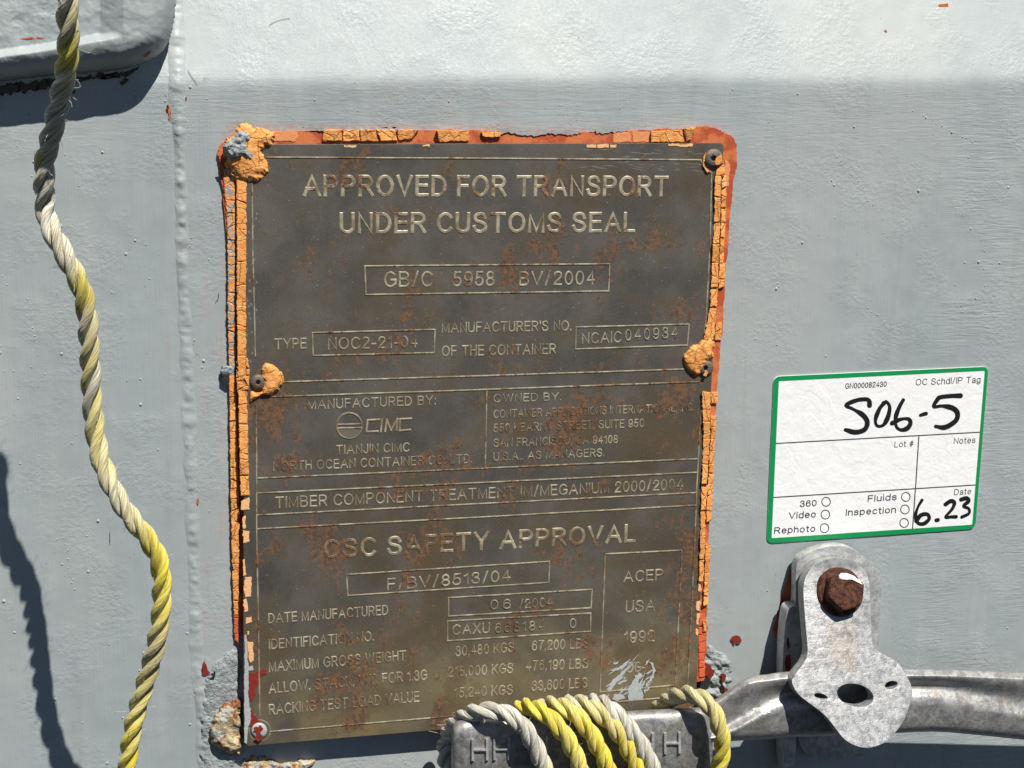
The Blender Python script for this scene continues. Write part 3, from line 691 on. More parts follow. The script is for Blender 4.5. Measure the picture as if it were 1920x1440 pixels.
# lettering ---------------------------------------------------------------
def arc(cx, cy, rx, ry, a0, a1, n=None):
    n = n or max(6, int(abs(a1-a0)/11)); return [(cx+rx*math.cos(math.radians(a0+(a1-a0)*k/n)), cy+ry*math.sin(math.radians(a0+(a1-a0)*k/n))) for k in range(n+1)]
def crv(*p): return [tuple(q) for q in catmull(p, 4*len(p))[0]]
S_ = ((.54, .76), (.46, .95), (.28, 1), (.08, .93), (.03, .75), (.12, .60), (.30, .53), (.48, .44), (.57, .27), (.48, .07), (.28, 0), (.08, .07), (0, .27))
SIX = ((.45, .80), (.37, .96), (.24, 1), (.08, .88), (0, .5), (.02, .25), (.10, .06), (.25, 0), (.42, .08), (.48, .31), (.42, .54), (.26, .62), (.10, .55), (.02, .38))
G_ = {  # centre lines of each letter: width, strokes (cap height = 1)
 'A': (.70, [[(0, 0), (.35, 1), (.70, 0)], [(.13, .34), (.57, .34)]]), 'B': (.56, [[(0, 0), (0, 1), (.28, 1)]+arc(.28, .765, .24, .235, 90, -90)+[(0, .53)], [(.28, .53)]+arc(.28, .265, .28, .265, 90, -90)+[(0, 0)]]),
 'C': (.62, [arc(.34, .5, .34, .5, 40, 320)]), 'D': (.60, [[(0, 0), (0, 1), (.22, 1)]+arc(.22, .5, .38, .5, 90, -90)+[(0, 0)]]), 'E': (.50, [[(.49, 1), (0, 1), (0, 0), (.51, 0)], [(0, .53), (.46, .53)]]),
 'F': (.46, [[(.46, 1), (0, 1), (0, 0)], [(0, .51), (.41, .51)]]), 'G': (.66, [arc(.34, .5, .34, .5, 42, 305)+[(.66, .20), (.66, .47), (.40, .47)]]), 'H': (.56, [[(0, 0), (0, 1)], [(.56, 0), (.56, 1)], [(0, .53), (.56, .53)]]),
 'I': (0., [[(0, 0), (0, 1)]]), 'J': (.38, [[(.38, 1), (.38, .25)]+arc(.19, .25, .19, .25, 0, -170)]), 'K': (.56, [[(0, 0), (0, 1)], [(.55, 1), (0, .36)], [(.2, .58), (.58, 0)]]), 'L': (.44, [[(0, 1), (0, 0), (.45, 0)]]),
 'M': (.68, [[(0, 0), (0, 1), (.34, .03), (.68, 1), (.68, 0)]]), 'N': (.57, [[(0, 0), (0, 1), (.57, 0), (.57, 1)]]), 'O': (.70, [arc(.35, .5, .35, .5, 90, 450)]), 'P': (.55, [[(0, 0), (0, 1), (.30, 1)]+arc(.30, .735, .25, .265, 90, -90)+[(0, .47)]]),
 'R': (.58, [[(0, 0), (0, 1), (.32, 1)]+arc(.32, .745, .24, .255, 90, -90)+[(0, .49)], [(.30, .49), (.59, 0)]]), 'S': (.57, [crv(*S_)]), 'T': (.60, [[(0, 1), (.60, 1)], [(.30, 1), (.30, 0)]]), 'U': (.56, [[(0, 1), (0, .3)]+arc(.28, .3, .28, .3, 180, 360)+[(.56, 1)]]),
 'V': (.64, [[(0, 1), (.32, 0), (.64, 1)]]), 'W': (.92, [[(0, 1), (.22, 0), (.46, 1), (.70, 0), (.92, 1)]]), 'X': (.60, [[(0, 0), (.58, 1)], [(.02, 1), (.60, 0)]]), 'Y': (.62, [[(0, 1), (.31, .44), (.62, 1)], [(.31, .44), (.31, 0)]]),
 '0': (.48, [arc(.24, .5, .24, .5, 90, 450)]), '1': (.26, [[(.02, .77), (.16, .86), (.24, 1), (.24, 0)]]), '2': (.48, [crv((.01, .71), (.06, .92), (.24, 1), (.43, .92), (.47, .73), (.38, .52), (.12, .22), (0, 0))+[(.48, 0)]]),
 '3': (.48, [crv((.02, .76), (.08, .94), (.23, 1), (.40, .93), (.43, .76), (.36, .60), (.22, .54)), crv((.22, .54), (.39, .47), (.48, .29), (.40, .07), (.22, 0), (.06, .07), (0, .25))]), '4': (.50, [[(.36, 0), (.36, 1), (0, .30), (.50, .30)]]),
 '5': (.48, [[(.44, 1), (.10, 1)]+crv((.04, .50), (.22, .61), (.40, .54), (.48, .33), (.40, .09), (.22, 0), (.06, .07), (0, .22))]), '6': (.48, [crv(*SIX)]), '7': (.48, [[(0, 1)]+crv((.48, 1), (.28, .6), (.18, 0))]), '8': (.48, [arc(.24, .76, .20, .24, -90, 270), arc(.24, .26, .24, .26, 90, 450)]),
 '9': (.48, [crv(*[(.48-x, 1-y) for x, y in SIX])]), '.': (0., [[(0, -.02), (0, .05)]]), ',': (.02, [[(.02, .05), (-.02, -.15)]]), ':': (0., [[(0, -.02), (0, .05)], [(0, .60), (0, .67)]]), '-': (.27, [[(0, .38), (.27, .38)]]), '/': (.30, [[(0, -.04), (.28, 1.04)]]), "'": (0., [[(0, 1), (0, .76)]]),
 '#': (.46, [[(.10, 0), (.20, 1)], [(.28, 0), (.38, 1)], [(0, .32), (.46, .32)], [(.02, .66), (.48, .66)]]),
 'a': (.44, [crv((.03, .53), (.11, .68), (.24, .73), (.38, .67), (.42, .52))+[(.42, .12), (.46, 0)], crv((.42, .40), (.2, .36), (.04, .26), (.03, .11), (.15, 0), (.30, .04), (.42, .22))]), 'c': (.42, [arc(.24, .36, .24, .37, 45, 315)]), 'd': (.46, [arc(.23, .36, .23, .37, 90, 450), [(.46, 1), (.46, 0)]]),
 'e': (.46, [[(.02, .38), (.46, .38)]+arc(.235, .36, .225, .37, 12, 318)]), 'g': (.46, [arc(.23, .37, .23, .36, 90, 450), [(.46, .73), (.46, -.04)]+arc(.23, -.04, .23, .22, 0, -155)]), 'h': (.42, [[(0, 1), (0, 0)], crv((0, .46), (.08, .66), (.23, .73), (.37, .67), (.42, .5))+[(.42, 0)]]),
 'i': (0., [[(0, 0), (0, .69)], [(0, .98), (0, 1.0)]]), 'l': (0., [[(0, 0), (0, 1)]]), 'n': (.42, [[(0, .73), (0, 0)], crv((0, .46), (.08, .66), (.23, .73), (.37, .67), (.42, .5))+[(.42, 0)]]), 'o': (.47, [arc(.235, .36, .235, .37, 90, 450)]), 'p': (.46, [[(0, .73), (0, -.28)], arc(.23, .36, .23, .37, 90, 450)]),
 's': (.40, [crv(*[(x*.72, y*.73) for x, y in S_])]), 't': (.24, [[(.10, .96), (.10, .14)]+crv((.10, .14), (.13, .03), (.24, 0)), [(0, .73), (.24, .73)]]), 'u': (.42, [crv((.42, .27), (.34, .06), (.19, 0), (.05, .06), (0, .23))[::-1][:0]+[(0, .73), (0, .24)]+crv((.0, .24), (.05, .06), (.19, 0), (.34, .07), (.42, .27)), [(.42, .73), (.42, 0)]])}
def ridge(pl, wd, h0, h1, k, clos):
    """cross-section (h0 at the foot, h1 on top, k = width of the top) swept along a flat path of (x, z) points in mm"""
    p = np.array(pl, float)
    keep = np.r_[True, np.linalg.norm(np.diff(p, axis=0), axis=1) > 1e-4]; p = p[keep]
    if clos: p = p[:-1]
    n = len(p); vs, fs = [], []
    for i in range(n):
        a = p[i-1] if (i or clos) else None; b = p[(i+1) % n] if (i < n-1 or clos) else None
        d0 = (p[i]-a)/np.linalg.norm(p[i]-a) if a is not None else None; d1 = (b-p[i])/np.linalg.norm(b-p[i]) if b is not None else None
        if d0 is None: d0 = d1; e = -d1*wd*.5
        elif d1 is None: d1 = d0; e = d0*wd*.5
        else: e = np.zeros(2)
        t = d0+d1; t = t/(np.linalg.norm(t)+1e-9) if np.linalg.norm(t) > .05 else d0
        nn = np.array([-t[1], t[0]]); m = min(1.7, 1/max(.3, abs(nn@np.array([-d0[1], d0[0]]))))
        for sg, hh in ((-1, h0), (-k, h1), (k, h1), (1, h0)):
            q = p[i]+nn*sg*wd*.5*m+e*(.0 if abs(sg) == 1 and False else (1.0 if abs(sg) == 1 else .55)); vs.append((q[0], hh, q[1]))
    for i in range(n if clos else n-1):
        a, b = i*4, ((i+1) % n)*4
        for j in range(3): fs.append((a+j, a+j+1, b+j+1, b+j))
    if not clos: fs += [(0, 1, 2, 3), ((n-1)*4+3, (n-1)*4+2, (n-1)*4+1, (n-1)*4)]
    return vs, fs
def lettering(s, a, b, cap, parent=plate, on_plate=True, hb=0.0, depth=.17, mat=None, bold=0.0, name='lettering', flatp=False, gap=.15, sw=.12):
    """a run of raised letters: a / b = left and right end of the baseline in the photo, cap = cap height in pixels"""
    sw += bold; fp = (lambda x, y: PP(x, y, hb)) if on_plate else (lambda x, y: P(x, y, hb))
    A, B = fp(*a), fp(*b); mid = ((a[0]+b[0])/2, (a[1]+b[1])/2); T = fp(mid[0], mid[1]-cap); Mi = fp(*mid)
    u = B-A; u[1] = 0; ln = np.linalg.norm(u)*1000; u /= np.linalg.norm(u); n = np.array([-u[2], 0, u[0]]); hgt = abs((T-Mi)@n)*1000
    run, x = [], 0.0
    for ch in s:
        if ch == ' ': x += .40; continue
        wd, st = G_[ch]
        for k, p in enumerate(st): run.append(([(x+q[0], q[1]) for q in p], k))
        x += wd+sw+gap
    x -= sw+gap
    swm = sw*hgt; sx = (ln-swm)/max(x, 1e-6); sy = hgt-swm
    if x < 1e-3: sx = 0
    V_, F_ = [], []
    for p, k in run:
        pm = [(q[0]*sx+swm/2, q[1]*sy+swm/2) for q in p]; clos = np.hypot(pm[0][0]-pm[-1][0], pm[0][1]-pm[-1][1]) < 1e-3
        if flatp: vs, fs = ridge(pm, swm, .06+.012*k, .062+.012*k, .97, clos)
        else: vs, fs = ridge(pm, swm*1.3, -.06, depth+.012*k, .58, clos)
        o = len(V_); V_ += vs; F_ += [tuple(i+o for i in f) for f in fs]
    v = np.array(V_); w_ = A[None]+(v[:, :1]*u[None]+v[:, 2:]*n[None])*MM
    base = np.array([hp(z) for z in w_[:, 2]]) if on_plate else 0.0
    w_[:, 1] = -(base+hb+v[:, 1])*MM
    ob = obj(name, w_, F_, mat or LETTER, parent)
    bm = bmesh.new(); bm.from_mesh(ob.data)
    for f in bm.faces:
        f.normal_update()
        if f.normal.y > 0: f.normal_flip()
    bm.to_mesh(ob.data); bm.free(); return ob
for t in (("APPROVED FOR TRANSPORT", (568, 369), (1252, 369), 40, .012), ("UNDER CUSTOMS SEAL", (637, 438.5), (1190, 436), 39, .012),
          ("GB/C", (720, 539), (811, 538), 29.5, 0), ("5958", (848.6, 537.5), (927, 536.5), 28, 0), ("BV/2004", (973, 536), (1115.6, 534), 26.5, 0),
          ("TYPE", (515, 655.5), (575, 654), 20.5, 0), ("NOC2-21-04", (615, 656), (783, 651.5), 22.5, 0), ("MANUFACTURER'S NO.", (828, 624.5), (1071, 620), 19.5, 0), ("OF THE CONTAINER", (828, 668.5), (1042, 664), 20, 0),
          ("NCAIC", (1091, 645.5), (1165, 642), 21, 0), ("MANUFACTURED BY:", (577, 768), (817, 759), 18, 0), ("TIANJIN CIMC", (630, 852.5), (768, 847), 17.5, 0), ("NORTH OCEAN CONTAINER CO.,LTD.", (512, 883.5), (885, 868.5), 17.5, 0),
          ("OWNED BY:", (925, 755), (1052, 751), 15.5, 0), ("CONTAINER APPLICATIONS INTERNATIONAL, INC.", (925, 784.5), (1301, 771), 15.5, 0), ("550 KEARNY STREET, SUITE 950", (925, 811), (1207, 801), 16, 0), ("SAN FRANCISCO, CA 94108", (925, 838.5), (1158, 831), 15.5, 0), ("U.S.A., AS MANAGERS.", (925, 864.5), (1133, 856), 15.5, 0),
          ("TIMBER COMPONENT TREATMENT IM/MEGANIUM 2000/2004", (516, 953.5), (1280, 918), 21, 0), ("CSC SAFETY APPROVAL", (607, 1048), (1191, 1016.5), 35, .010), ("F/BV/8513/04", (726, 1107), (957, 1090), 22, 0),
          ("/2004", (973.4, 1141.5), (1036, 1137), 17.5, 0), ("CAXU", (848, 1191), (918, 1187), 19.5, 0),
          ("DATE MANUFACTURED", (503, 1169.5), (728, 1153), 19, 0), ("IDENTIFICATION NO.", (504, 1218), (701, 1202), 19, 0), ("MAXIMUM GROSS WEIGHT", (504, 1260.5), (761, 1239), 20, 0), ("ALLOW. STACK. WT. FOR 1.8G", (504, 1301), (801, 1275), 20, 0), ("RACKING TEST LOAD VALUE", (504, 1341), (786, 1316), 20, 0),
          ("30,480 KGS", (853.7, 1231), (964, 1222.5), 19, 0), ("67,200 LBS", (996.5, 1220.5), (1103.5, 1215.5), 19, 0), ("216,000 KGS", (839, 1270), (962, 1262), 19, 0), ("476,190 LBS", (985, 1258), (1102.6, 1253.5), 19, 0), ("15,240 KGS", (851, 1309), (961, 1302.5), 19, 0), ("33,600 LBS", (996.5, 1296), (1101, 1289.5), 19, 0),
          ("ACEP", (1168.5, 1092.5), (1243, 1087.5), 21, 0), ("USA", (1172.5, 1149), (1228, 1146), 22, 0), ("1992", (1168.5, 1207), (1226.7, 1203), 22, 0), ("OG-1", (1174, 1262), (1217, 1260), 20, 0)):
    lettering(t[0], t[1], t[2], t[3], sw=.15 if t[3] > 33 else .12)
# punched characters sit deeper and brighter than the etched ones
for t in (("040934", (1172, 639), (1270, 633.5), 21), ("06", (919, 1143), (957, 1141), 18), ("668184", (928, 1187), (1020, 1181), 18), ("0", (1068, 1178), (1080, 1177), 18)):
    lettering(t[0], t[1], t[2], t[3], name='punched_lettering', depth=.30, gap=.3, sw=.095)
# maker's emblem: ringed disc with a band across the middle
def plate_ring(name, c, r0, r1, h, mat, a0=0, a1=2*math.pi, parent=plate, n=48, on_plate=True, hb=0.0, full=True):
    vs, fs = [], []; f_ = PP if on_plate else P
    m = n if full else n+1
    for i in range(m):
        t = a0+(a1-a0)*i/n
        for rr, hh in ((r0, -.05), (r0+(r1-r0)*.2, h), (r0+(r1-r0)*.8, h), (r1, -.05)):
            vs.append(f_(c[0]+rr*math.cos(t), c[1]+rr*math.sin(t), hb+hh))
    for i in range(n):
        k = (i+1) % m
        for j in range(3): fs.append((i*4+j, i*4+j+1, k*4+j+1, k*4+j))
    return obj(name, vs, fs, mat, parent)
plate_ring('emblem', (655, 798), 22, 25.5, .24, LETTER)
rules('emblem', [[(633, 796), (677, 795)], [(632, 803), (678, 802)]], 3)
seg = [(655+21*math.cos(t), 799+21*math.sin(t)) for t in np.linspace(.32, math.pi-.32, 16)]
flatpatch('emblem', [seg], .16, flat('emblem_fill', (.17, .155, .12), .45, .3), plate, True, jag=0, dens=50, thick=.2)
for segs in ([[(711, 787), (690, 788)], [(689, 788), (687, 809)], [(687, 810), (708, 809)]], [[(716, 787), (714, 809)]], [[(722, 809), (725, 787)], [(725, 787), (733, 807)], [(733, 807), (745, 786)], [(745, 786), (743, 807)]], [[(771, 785), (751, 786)], [(750, 786), (749, 807)], [(749, 808), (769, 806)]]):
    rules('emblem_letter', segs, 4.4, .24)

# rivets ------------------------------------------------------------------
def rivet(c, r, hole=True, mat=None, hgt=1.5, name='rivet'):
    vs, fs = [], []; n = 24; rings = [(1.0, -.1), (1.0, .25), (.9, .62), (.7, .88), (.42, 1.0)]
    if hole: rings += [(.30, 1.0), (.27, .9), (.26, .1)]
    else: rings += [(.15, 1.05)]
    for rr, hh in rings:
        for i in range(n): t = 2*math.pi*i/n; vs.append(PP(c[0]+r*rr*math.cos(t), c[1]+r*rr*math.sin(t), hh*hgt))
    vs.append(PP(c[0], c[1], rings[-1][1]*hgt))
    fs = [q for q in grid_faces(n, len(rings), True)]; o = (len(rings)-1)*n
    fs += [(o+i, o+(i+1) % n, len(vs)-1) for i in range(n)]
    ob = obj(name, vs, fs, mat or STEELR, plate, True)
    bm = bmesh.new(); bm.from_mesh(ob.data); bmesh.ops.recalc_face_normals(bm, faces=bm.faces[:]); bm.to_mesh(ob.data); bm.free(); return ob
STEELR = flat('rivet_steel', (.13, .105, .085), .6, .2, .8, .5, .5)
rv = rivet((1338, 297), 18); rv['label'] = 'hollow rivet with orange paint inside its bore'
flatpatch('paint_flake', [[(1343, 296), (1352, 290), (1356, 303), (1348, 310), (1341, 308)]], 1.62, CR0, plate, True, jag=2, dens=4)
flakes('cracked_paint', [np.array(q, float) for q in ([(1318, 298), (1324, 284), (1319, 312)], [(1318, 300), (1322, 315), (1332, 322), (1326, 324), (1318, 312)], [(1344, 318), (1357, 308), (1360, 326), (1342, 330)])], 0.0, .8, CR0, plate, on_plate=True)
rivet((484, 717), 15); rivet((1323, 690), 15)
rv = rivet((486, 1370), 15, False, GREYP, 1.0); rv['label'] = 'rivet smeared with grey and dark red paint'
plate_ring('washer_mark', (487, 1370), 19, 21, .10, LETTER)
# paint lumps over the rivets
def crackedlump(outline, hb, hpk, ew, mat, seed, rag=6): return relief('paint_lump', outline, hb, hpk, ew, .6, .035, 1.3, mat, plate, seed=seed, rag=rag)
crackedlump([(425, 262), (446, 243), (452, 232), (466, 231), (476, 240), (505, 243), (516, 250), (512, 262), (514, 272), (502, 277), (493, 284), (497, 294), (504, 310), (503, 324), (492, 338), (470, 342), (440, 335), (424, 312), (418, 285)], 1.8, 3.6, 26, CR0, 41, 7)
relief('grey_paint_lump', [(416, 272), (430, 262), (445, 252), (455, 244), (468, 250), (470, 262), (462, 272), (475, 288), (478, 298), (468, 302), (455, 294), (444, 300), (432, 300), (420, 288)], 3.9, 2.6, 13, .9, .10, 1.3, LUMP, plate, seed=43, rag=7)
flatpatch('bare_steel_patch', [[(418, 276), (432, 272), (452, 276), (452, 290), (436, 294), (424, 292)]], 6.5, DARKP, plate, jag=4, dens=4)
crackedlump([(492, 681), (505, 682), (520, 688), (530, 702), (532, 718), (526, 732), (512, 740), (494, 742), (478, 748), (468, 760), (466, 742), (470, 730), (482, 738), (490, 730), (492, 712), (490, 700)], 4.0, 2.8, 15, CR0, 45, 4)
flakes('cracked_paint', cells([(443, 678), (464, 672), (468, 690), (444, 690)], (16, 14), 1.3, 5)+cells([(443, 694), (468, 692), (466, 730), (444, 735)], (16, 16), 1.3, 6), -1.0, 1.5, CR0, plate, on_plate=True)
flatpatch('bare_steel_patch', [[(415, 688), (424, 686), (440, 692), (440, 712), (426, 722), (416, 714)]], 2.0, DARKP, plate, jag=4, dens=4)
relief('grey_paint_lump', [(414, 690), (426, 684), (441, 690), (440, 700), (424, 704), (414, 702)], 1.6, .8, 8, .8, .15, 1.3, LUMP, plate, seed=47, rag=5)
crackedlump([(1330, 632), (1338, 640), (1336, 654), (1340, 668), (1330, 676), (1320, 690), (1316, 700), (1304, 706), (1290, 698), (1282, 682), (1281, 668), (1290, 654), (1305, 644), (1318, 638)], 4.0, 3.0, 15, CR0, 49, 4)
flakes('orange_paint_film', [np.array([(1322, 694), (1328, 698), (1324, 706), (1318, 704)], float)], 1.5, .3, CR0, plate, on_plate=True)

# remains of pale paint on the edges of the sheet, dark red daubs, grey paint wiped over the lower right
for q in ([(452, 940), (467, 932), (468, 955), (452, 956)], [(455, 970), (460, 966), (461, 990), (456, 992)], [(455, 994), (468, 996), (468, 1015), (456, 1018)], [(455, 1050), (459, 1048), (462, 1078), (456, 1080)], [(459, 1082), (471, 1081), (471, 1118), (460, 1120), (457, 1100)], [(456, 1125), (462, 1122), (465, 1146), (458, 1148)], [(461, 1158), (472, 1156), (473, 1166), (461, 1170)], [(464, 1184), (467, 1183), (467, 1190), (464, 1190)], [(464, 1202), (474, 1204), (476, 1238), (470, 1243), (466, 1230)], [(468, 1285), (478, 1280), (480, 1290), (472, 1294)],
       [(1100, 271), (1118, 271), (1118, 277), (1100, 277)], [(1120, 271), (1142, 271), (1141, 277), (1120, 277)], [(1144, 271), (1156, 271), (1155, 277), (1144, 277)], [(1252, 270), (1300, 270), (1298, 275), (1254, 274)], [(645, 272), (668, 272), (668, 276), (645, 276)], [(792, 271), (806, 271), (806, 275), (793, 275)],
       [(1312, 1050), (1316, 1050), (1316, 1075), (1312, 1078)], [(1310, 1088), (1315, 1090), (1314, 1110), (1309, 1108)], [(1306, 1128), (1313, 1126), (1312, 1146), (1306, 1144)], [(1307, 1150), (1312, 1150), (1310, 1172), (1306, 1170)], [(1305, 1178), (1309, 1180), (1308, 1192), (1305, 1190)]):
    flakes('pale_paint_remains', [np.array(q, float)], 0.0, .2, CREAM, plate, .1, True, 1.4)
flatpatch('dark_red_daub', [[(466, 1262), (480, 1262), (480, 1258), (498, 1255), (500, 1264), (486, 1270), (482, 1288), (476, 1292), (478, 1302), (472, 1318), (466, 1300)], [(471, 1330), (478, 1342), (488, 1352), (490, 1362), (466, 1362), (470, 1350)]], .20, DRED, plate, True, 3, 3)
flatpatch('dark_red_daub', [[(477, 1364), (490, 1360), (494, 1370), (488, 1374), (493, 1382), (486, 1390), (478, 1386), (482, 1376), (475, 1372)]], 1.12, DRED, plate, True, 3, 3)
flatpatch('grey_paint_smear', [[(459, 1190), (462, 1190), (466, 1260), (466, 1310), (472, 1345), (466, 1362), (462, 1395), (458, 1392), (458, 1300)], [(463, 1250), (474, 1248), (476, 1256), (464, 1258)]], .12, GREYP, plate, True, 2, 5)
def drag(x, y, l, a, w_): return [(x, y), (x+l*.5*math.cos(a)-w_*math.sin(a)*.5, y+l*.5*math.sin(a)+w_*math.cos(a)*.5), (x+l*math.cos(a), y+l*math.sin(a)), (x+l*.5*math.cos(a)+w_*math.sin(a)*.5, y+l*.5*math.sin(a)-w_*math.cos(a)*.5)]
sm = [drag(random.uniform(1130, 1215), random.uniform(1245, 1310), random.uniform(8, 34), random.uniform(-1.0, -.55), random.uniform(1.2, 3.4)) for _ in range(34)]+[drag(random.uniform(1178, 1205), random.uniform(1280, 1312), random.uniform(10, 30), random.uniform(-1.6, -1.0), random.uniform(2, 5)) for _ in range(14)]+[[(1178, 1290), (1192, 1270), (1204, 1262), (1196, 1280), (1206, 1300), (1204, 1312), (1178, 1313)], [(1142, 1282), (1165, 1262), (1180, 1248), (1170, 1264), (1148, 1290)], [(1140, 1258), (1160, 1252), (1174, 1240), (1182, 1238), (1172, 1250), (1156, 1258)], [(1217, 1241), (1224, 1244), (1229, 1258), (1226, 1270), (1214, 1286), (1210, 1286), (1222, 1266), (1224, 1254)],
      [(1156, 1282), (1172, 1274), (1176, 1276), (1162, 1284)], [(1142, 1290), (1148, 1286), (1146, 1296), (1140, 1296)], [(1150, 1244), (1164, 1238), (1154, 1247)], [(1190, 1268), (1200, 1262), (1206, 1266), (1194, 1278)], [(1206, 1294), (1212, 1290), (1210, 1300)], [(1150, 1302), (1165, 1300), (1172, 1308), (1158, 1314), (1148, 1312)]]
flatpatch('grey_paint_smear', sm, .27, GREYP, plate, True, 2.5, 4)
sc_ = []
for i in range(46):
    x = random.uniform(1060, 1310); y = random.choice([random.uniform(279, 296), random.uniform(302, 318)]); l = random.uniform(12, 42); s = random.uniform(-.12, .2)
    sc_.append([(x, y), (x+l/2, y+s*l/2-.6), (x+l, y+s*l), (x+l/2, y+s*l/2+.7)])
for i in range(30):
    x = random.uniform(460, 480); y = random.uniform(380, 700); sc_.append([(x, y), (x+3, y+1), (x+4, y+5), (x+1, y+6)])
for i in range(24):
    x = random.uniform(480, 1290); y = random.uniform(330, 1320); l = random.uniform(4, 22); a_ = random.uniform(0, 6.28)
    sc_.append([(x, y), (x+l/2*math.cos(a_)+.5, y+l/2*math.sin(a_)+.5), (x+l*math.cos(a_), y+l*math.sin(a_)), (x+l/2*math.cos(a_)-.5, y+l/2*math.sin(a_)-.5)])
sco = flatpatch('scratches', sc_, .02, flat('scratched_metal', (.24, .235, .22), .4, .4), plate, True, 0, 60, .03)
sco['kind'] = 'stuff'

# ------------------------------------------------------------------ sticker
st = thing('sticker', 'white paper sticker with green border and black handwriting stuck on the wall', 'sticker', P(1640, 1000, 0))
def SC(x, y): return (1400+x/3.84, 660+y/3.84)
def rr_poly(c4, rad, n=6):
    c4 = [np.array(p, float) for p in c4]; out = []
    for i in range(4):
        p, a, b = c4[i], c4[i-1], c4[(i+1) % 4]; da = (a-p)/np.linalg.norm(a-p); db = (b-p)/np.linalg.norm(b-p)
        s, e = p+da*rad, p+db*rad
        for k in range(n+1):
            t = k/n; out.append((1-t)**2*s+2*t*(1-t)*p+t*t*e)
    return out
oc = [(1450.8, 706), (1853.4, 687.2), (1828.6, 991.5), (1437.6, 1019)]; ic = [(1460.4, 714.7), (1846.6, 695.2), (1823, 983.6), (1446.9, 1009)]
outer = rr_poly(oc, 13); inner = rr_poly(ic, 2.5)
HB = .5
bm = poly_mesh([[P(p[0], p[1], HB) for p in outer]], lambda p: -HB*MM, lambda p: .2*MM)
bm_obj('paper', bm, PAPER, st)
vs = [P(p[0], p[1], HB+.06) for p in outer]+[P(p[0], p[1], HB+.06) for p in inner]; n = len(outer)
obj('green_border', vs, [(i, n+i, n+(i+1) % n, (i+1) % n) for i in range(n)], GREEN, st)
def strip(name, pts, wpx, h, mat, parent, cap=False, dh=0.0, taper=None):
    """flat ribbon along a pixel path on the sticker"""
    q, s = (np.array(pts, float), None) if len(pts) == 2 else catmull(pts, max(12, int(sum(np.hypot(*(np.array(pts[i+1])-np.array(pts[i]))) for i in range(len(pts)-1))/1.6)))
    t = np.gradient(q, axis=0); t /= np.linalg.norm(t, axis=1)[:, None]; nrm = np.stack([-t[:, 1], t[:, 0]], 1)
    vs, fs = [], []; m = len(q)
    wv = wpx*.5*np.ones(m)
    if taper is not None: wv = wv*(1+taper*np.array([vnoise(np.array([i*.11]), np.array([len(pts)*1.0]), 77)[0] for i in range(m)]))
    rows = [(q[i], nrm[i], wv[i], i) for i in range(m)]
    if cap:
        a, b = [], []
        for k in (4, 3, 2, 1):
            th = k*math.pi/9
            a.append((q[0]-t[0]*wv[0]*math.sin(th), nrm[0], wv[0]*math.cos(th), 0))
            b.append((q[-1]+t[-1]*wv[-1]*math.sin(th), nrm[-1], wv[-1]*math.cos(th), m))
        rows = a+rows+b[::-1]
    for k, (c, n_, w_, i) in enumerate(rows):
        for sg in (-1, 1): vs.append(P(c[0]+n_[0]*w_*sg, c[1]+n_[1]*w_*sg, h+dh*i/m))
    for k in range(len(rows)-1): fs.append((2*k, 2*k+1, 2*k+3, 2*k+2))
    return vs, fs
def strips(name, lst, mat, parent):
    V_, F_ = [], []
    for vs, fs in lst:
        o = len(V_); V_ += list(vs); F_ += [tuple(i+o for i in f) for f in fs]
    ob = obj(name, V_, F_, mat, parent)
    bm = bmesh.new(); bm.from_mesh(ob.data); bm.normal_update()
    for f in bm.faces:
        if f.normal.y > 0: f.normal_flip()
    bm.to_mesh(ob.data); bm.free(); return ob
for a, b in (((212, 658), (1680, 577)), ((192, 1047), (1648, 957)), ):
    strips('ruled_line', [strip('', [SC(*a), SC(*b)], 2.0, HB+.07, INK, st)], INK, st)
strips('ruled_line', [strip('', [SC(1240, 607), SC(1216, 985)], 2.0, HB+.075, INK, st)], INK, st)
strips('ruled_line', [strip('', [SC(1215, 986), SC(1195, 1272)], 2.0, HB+.08, INK, st)], INK, st)
for c in ((572, 1078), (567, 1170), (561, 1268), (1146, 1043), (1140, 1133), (1134, 1230)):
    cx_, cy_ = SC(*c); pts = [(cx_+8.0*math.cos(t), cy_+8.3*math.sin(t)) for t in np.linspace(0, 2*math.pi, 33)]
    strips('check_circle', [strip('', pts, 1.7, HB+.07, INK, st, dh=0)], INK, st)
for s, a, b, cap, bd in (("GN000082430", (708, 266), (1007, 250), 40, .03), ("OC Schdl/IP Tag", (1215, 241), (1682, 221), 47, 0), ("Lot #", (1063, 687), (1198, 680), 43, 0), ("Notes", (1490, 662), (1645, 655), 44, 0), ("Date", (1492, 1030), (1615, 1023), 43, 0),
        ("360", (382, 1117), (502, 1110), 47, .032), ("Video", (302, 1203), (497, 1190), 48, .032), ("Rephoto", (197, 1310), (493, 1294), 48, .032), ("Fluids", (870, 1080), (1078, 1066), 48, .032), ("Inspection", (712, 1180), (1073, 1158), 48, .032)):
    lettering(s, SC(*a), SC(*b), cap/3.84, st, False, HB, .08, INK, bd, 'printed_text', True, .10 if bd > 0 else .12, .12)
def hand(name, strokes, wd):
    l = []
    for k, p in enumerate(strokes): l.append(strip('', [SC(*q) for q in p], wd/3.84, HB+.09+.012*k, MARK, st, True, .010, .6))
    strips(name, l, MARK, st)
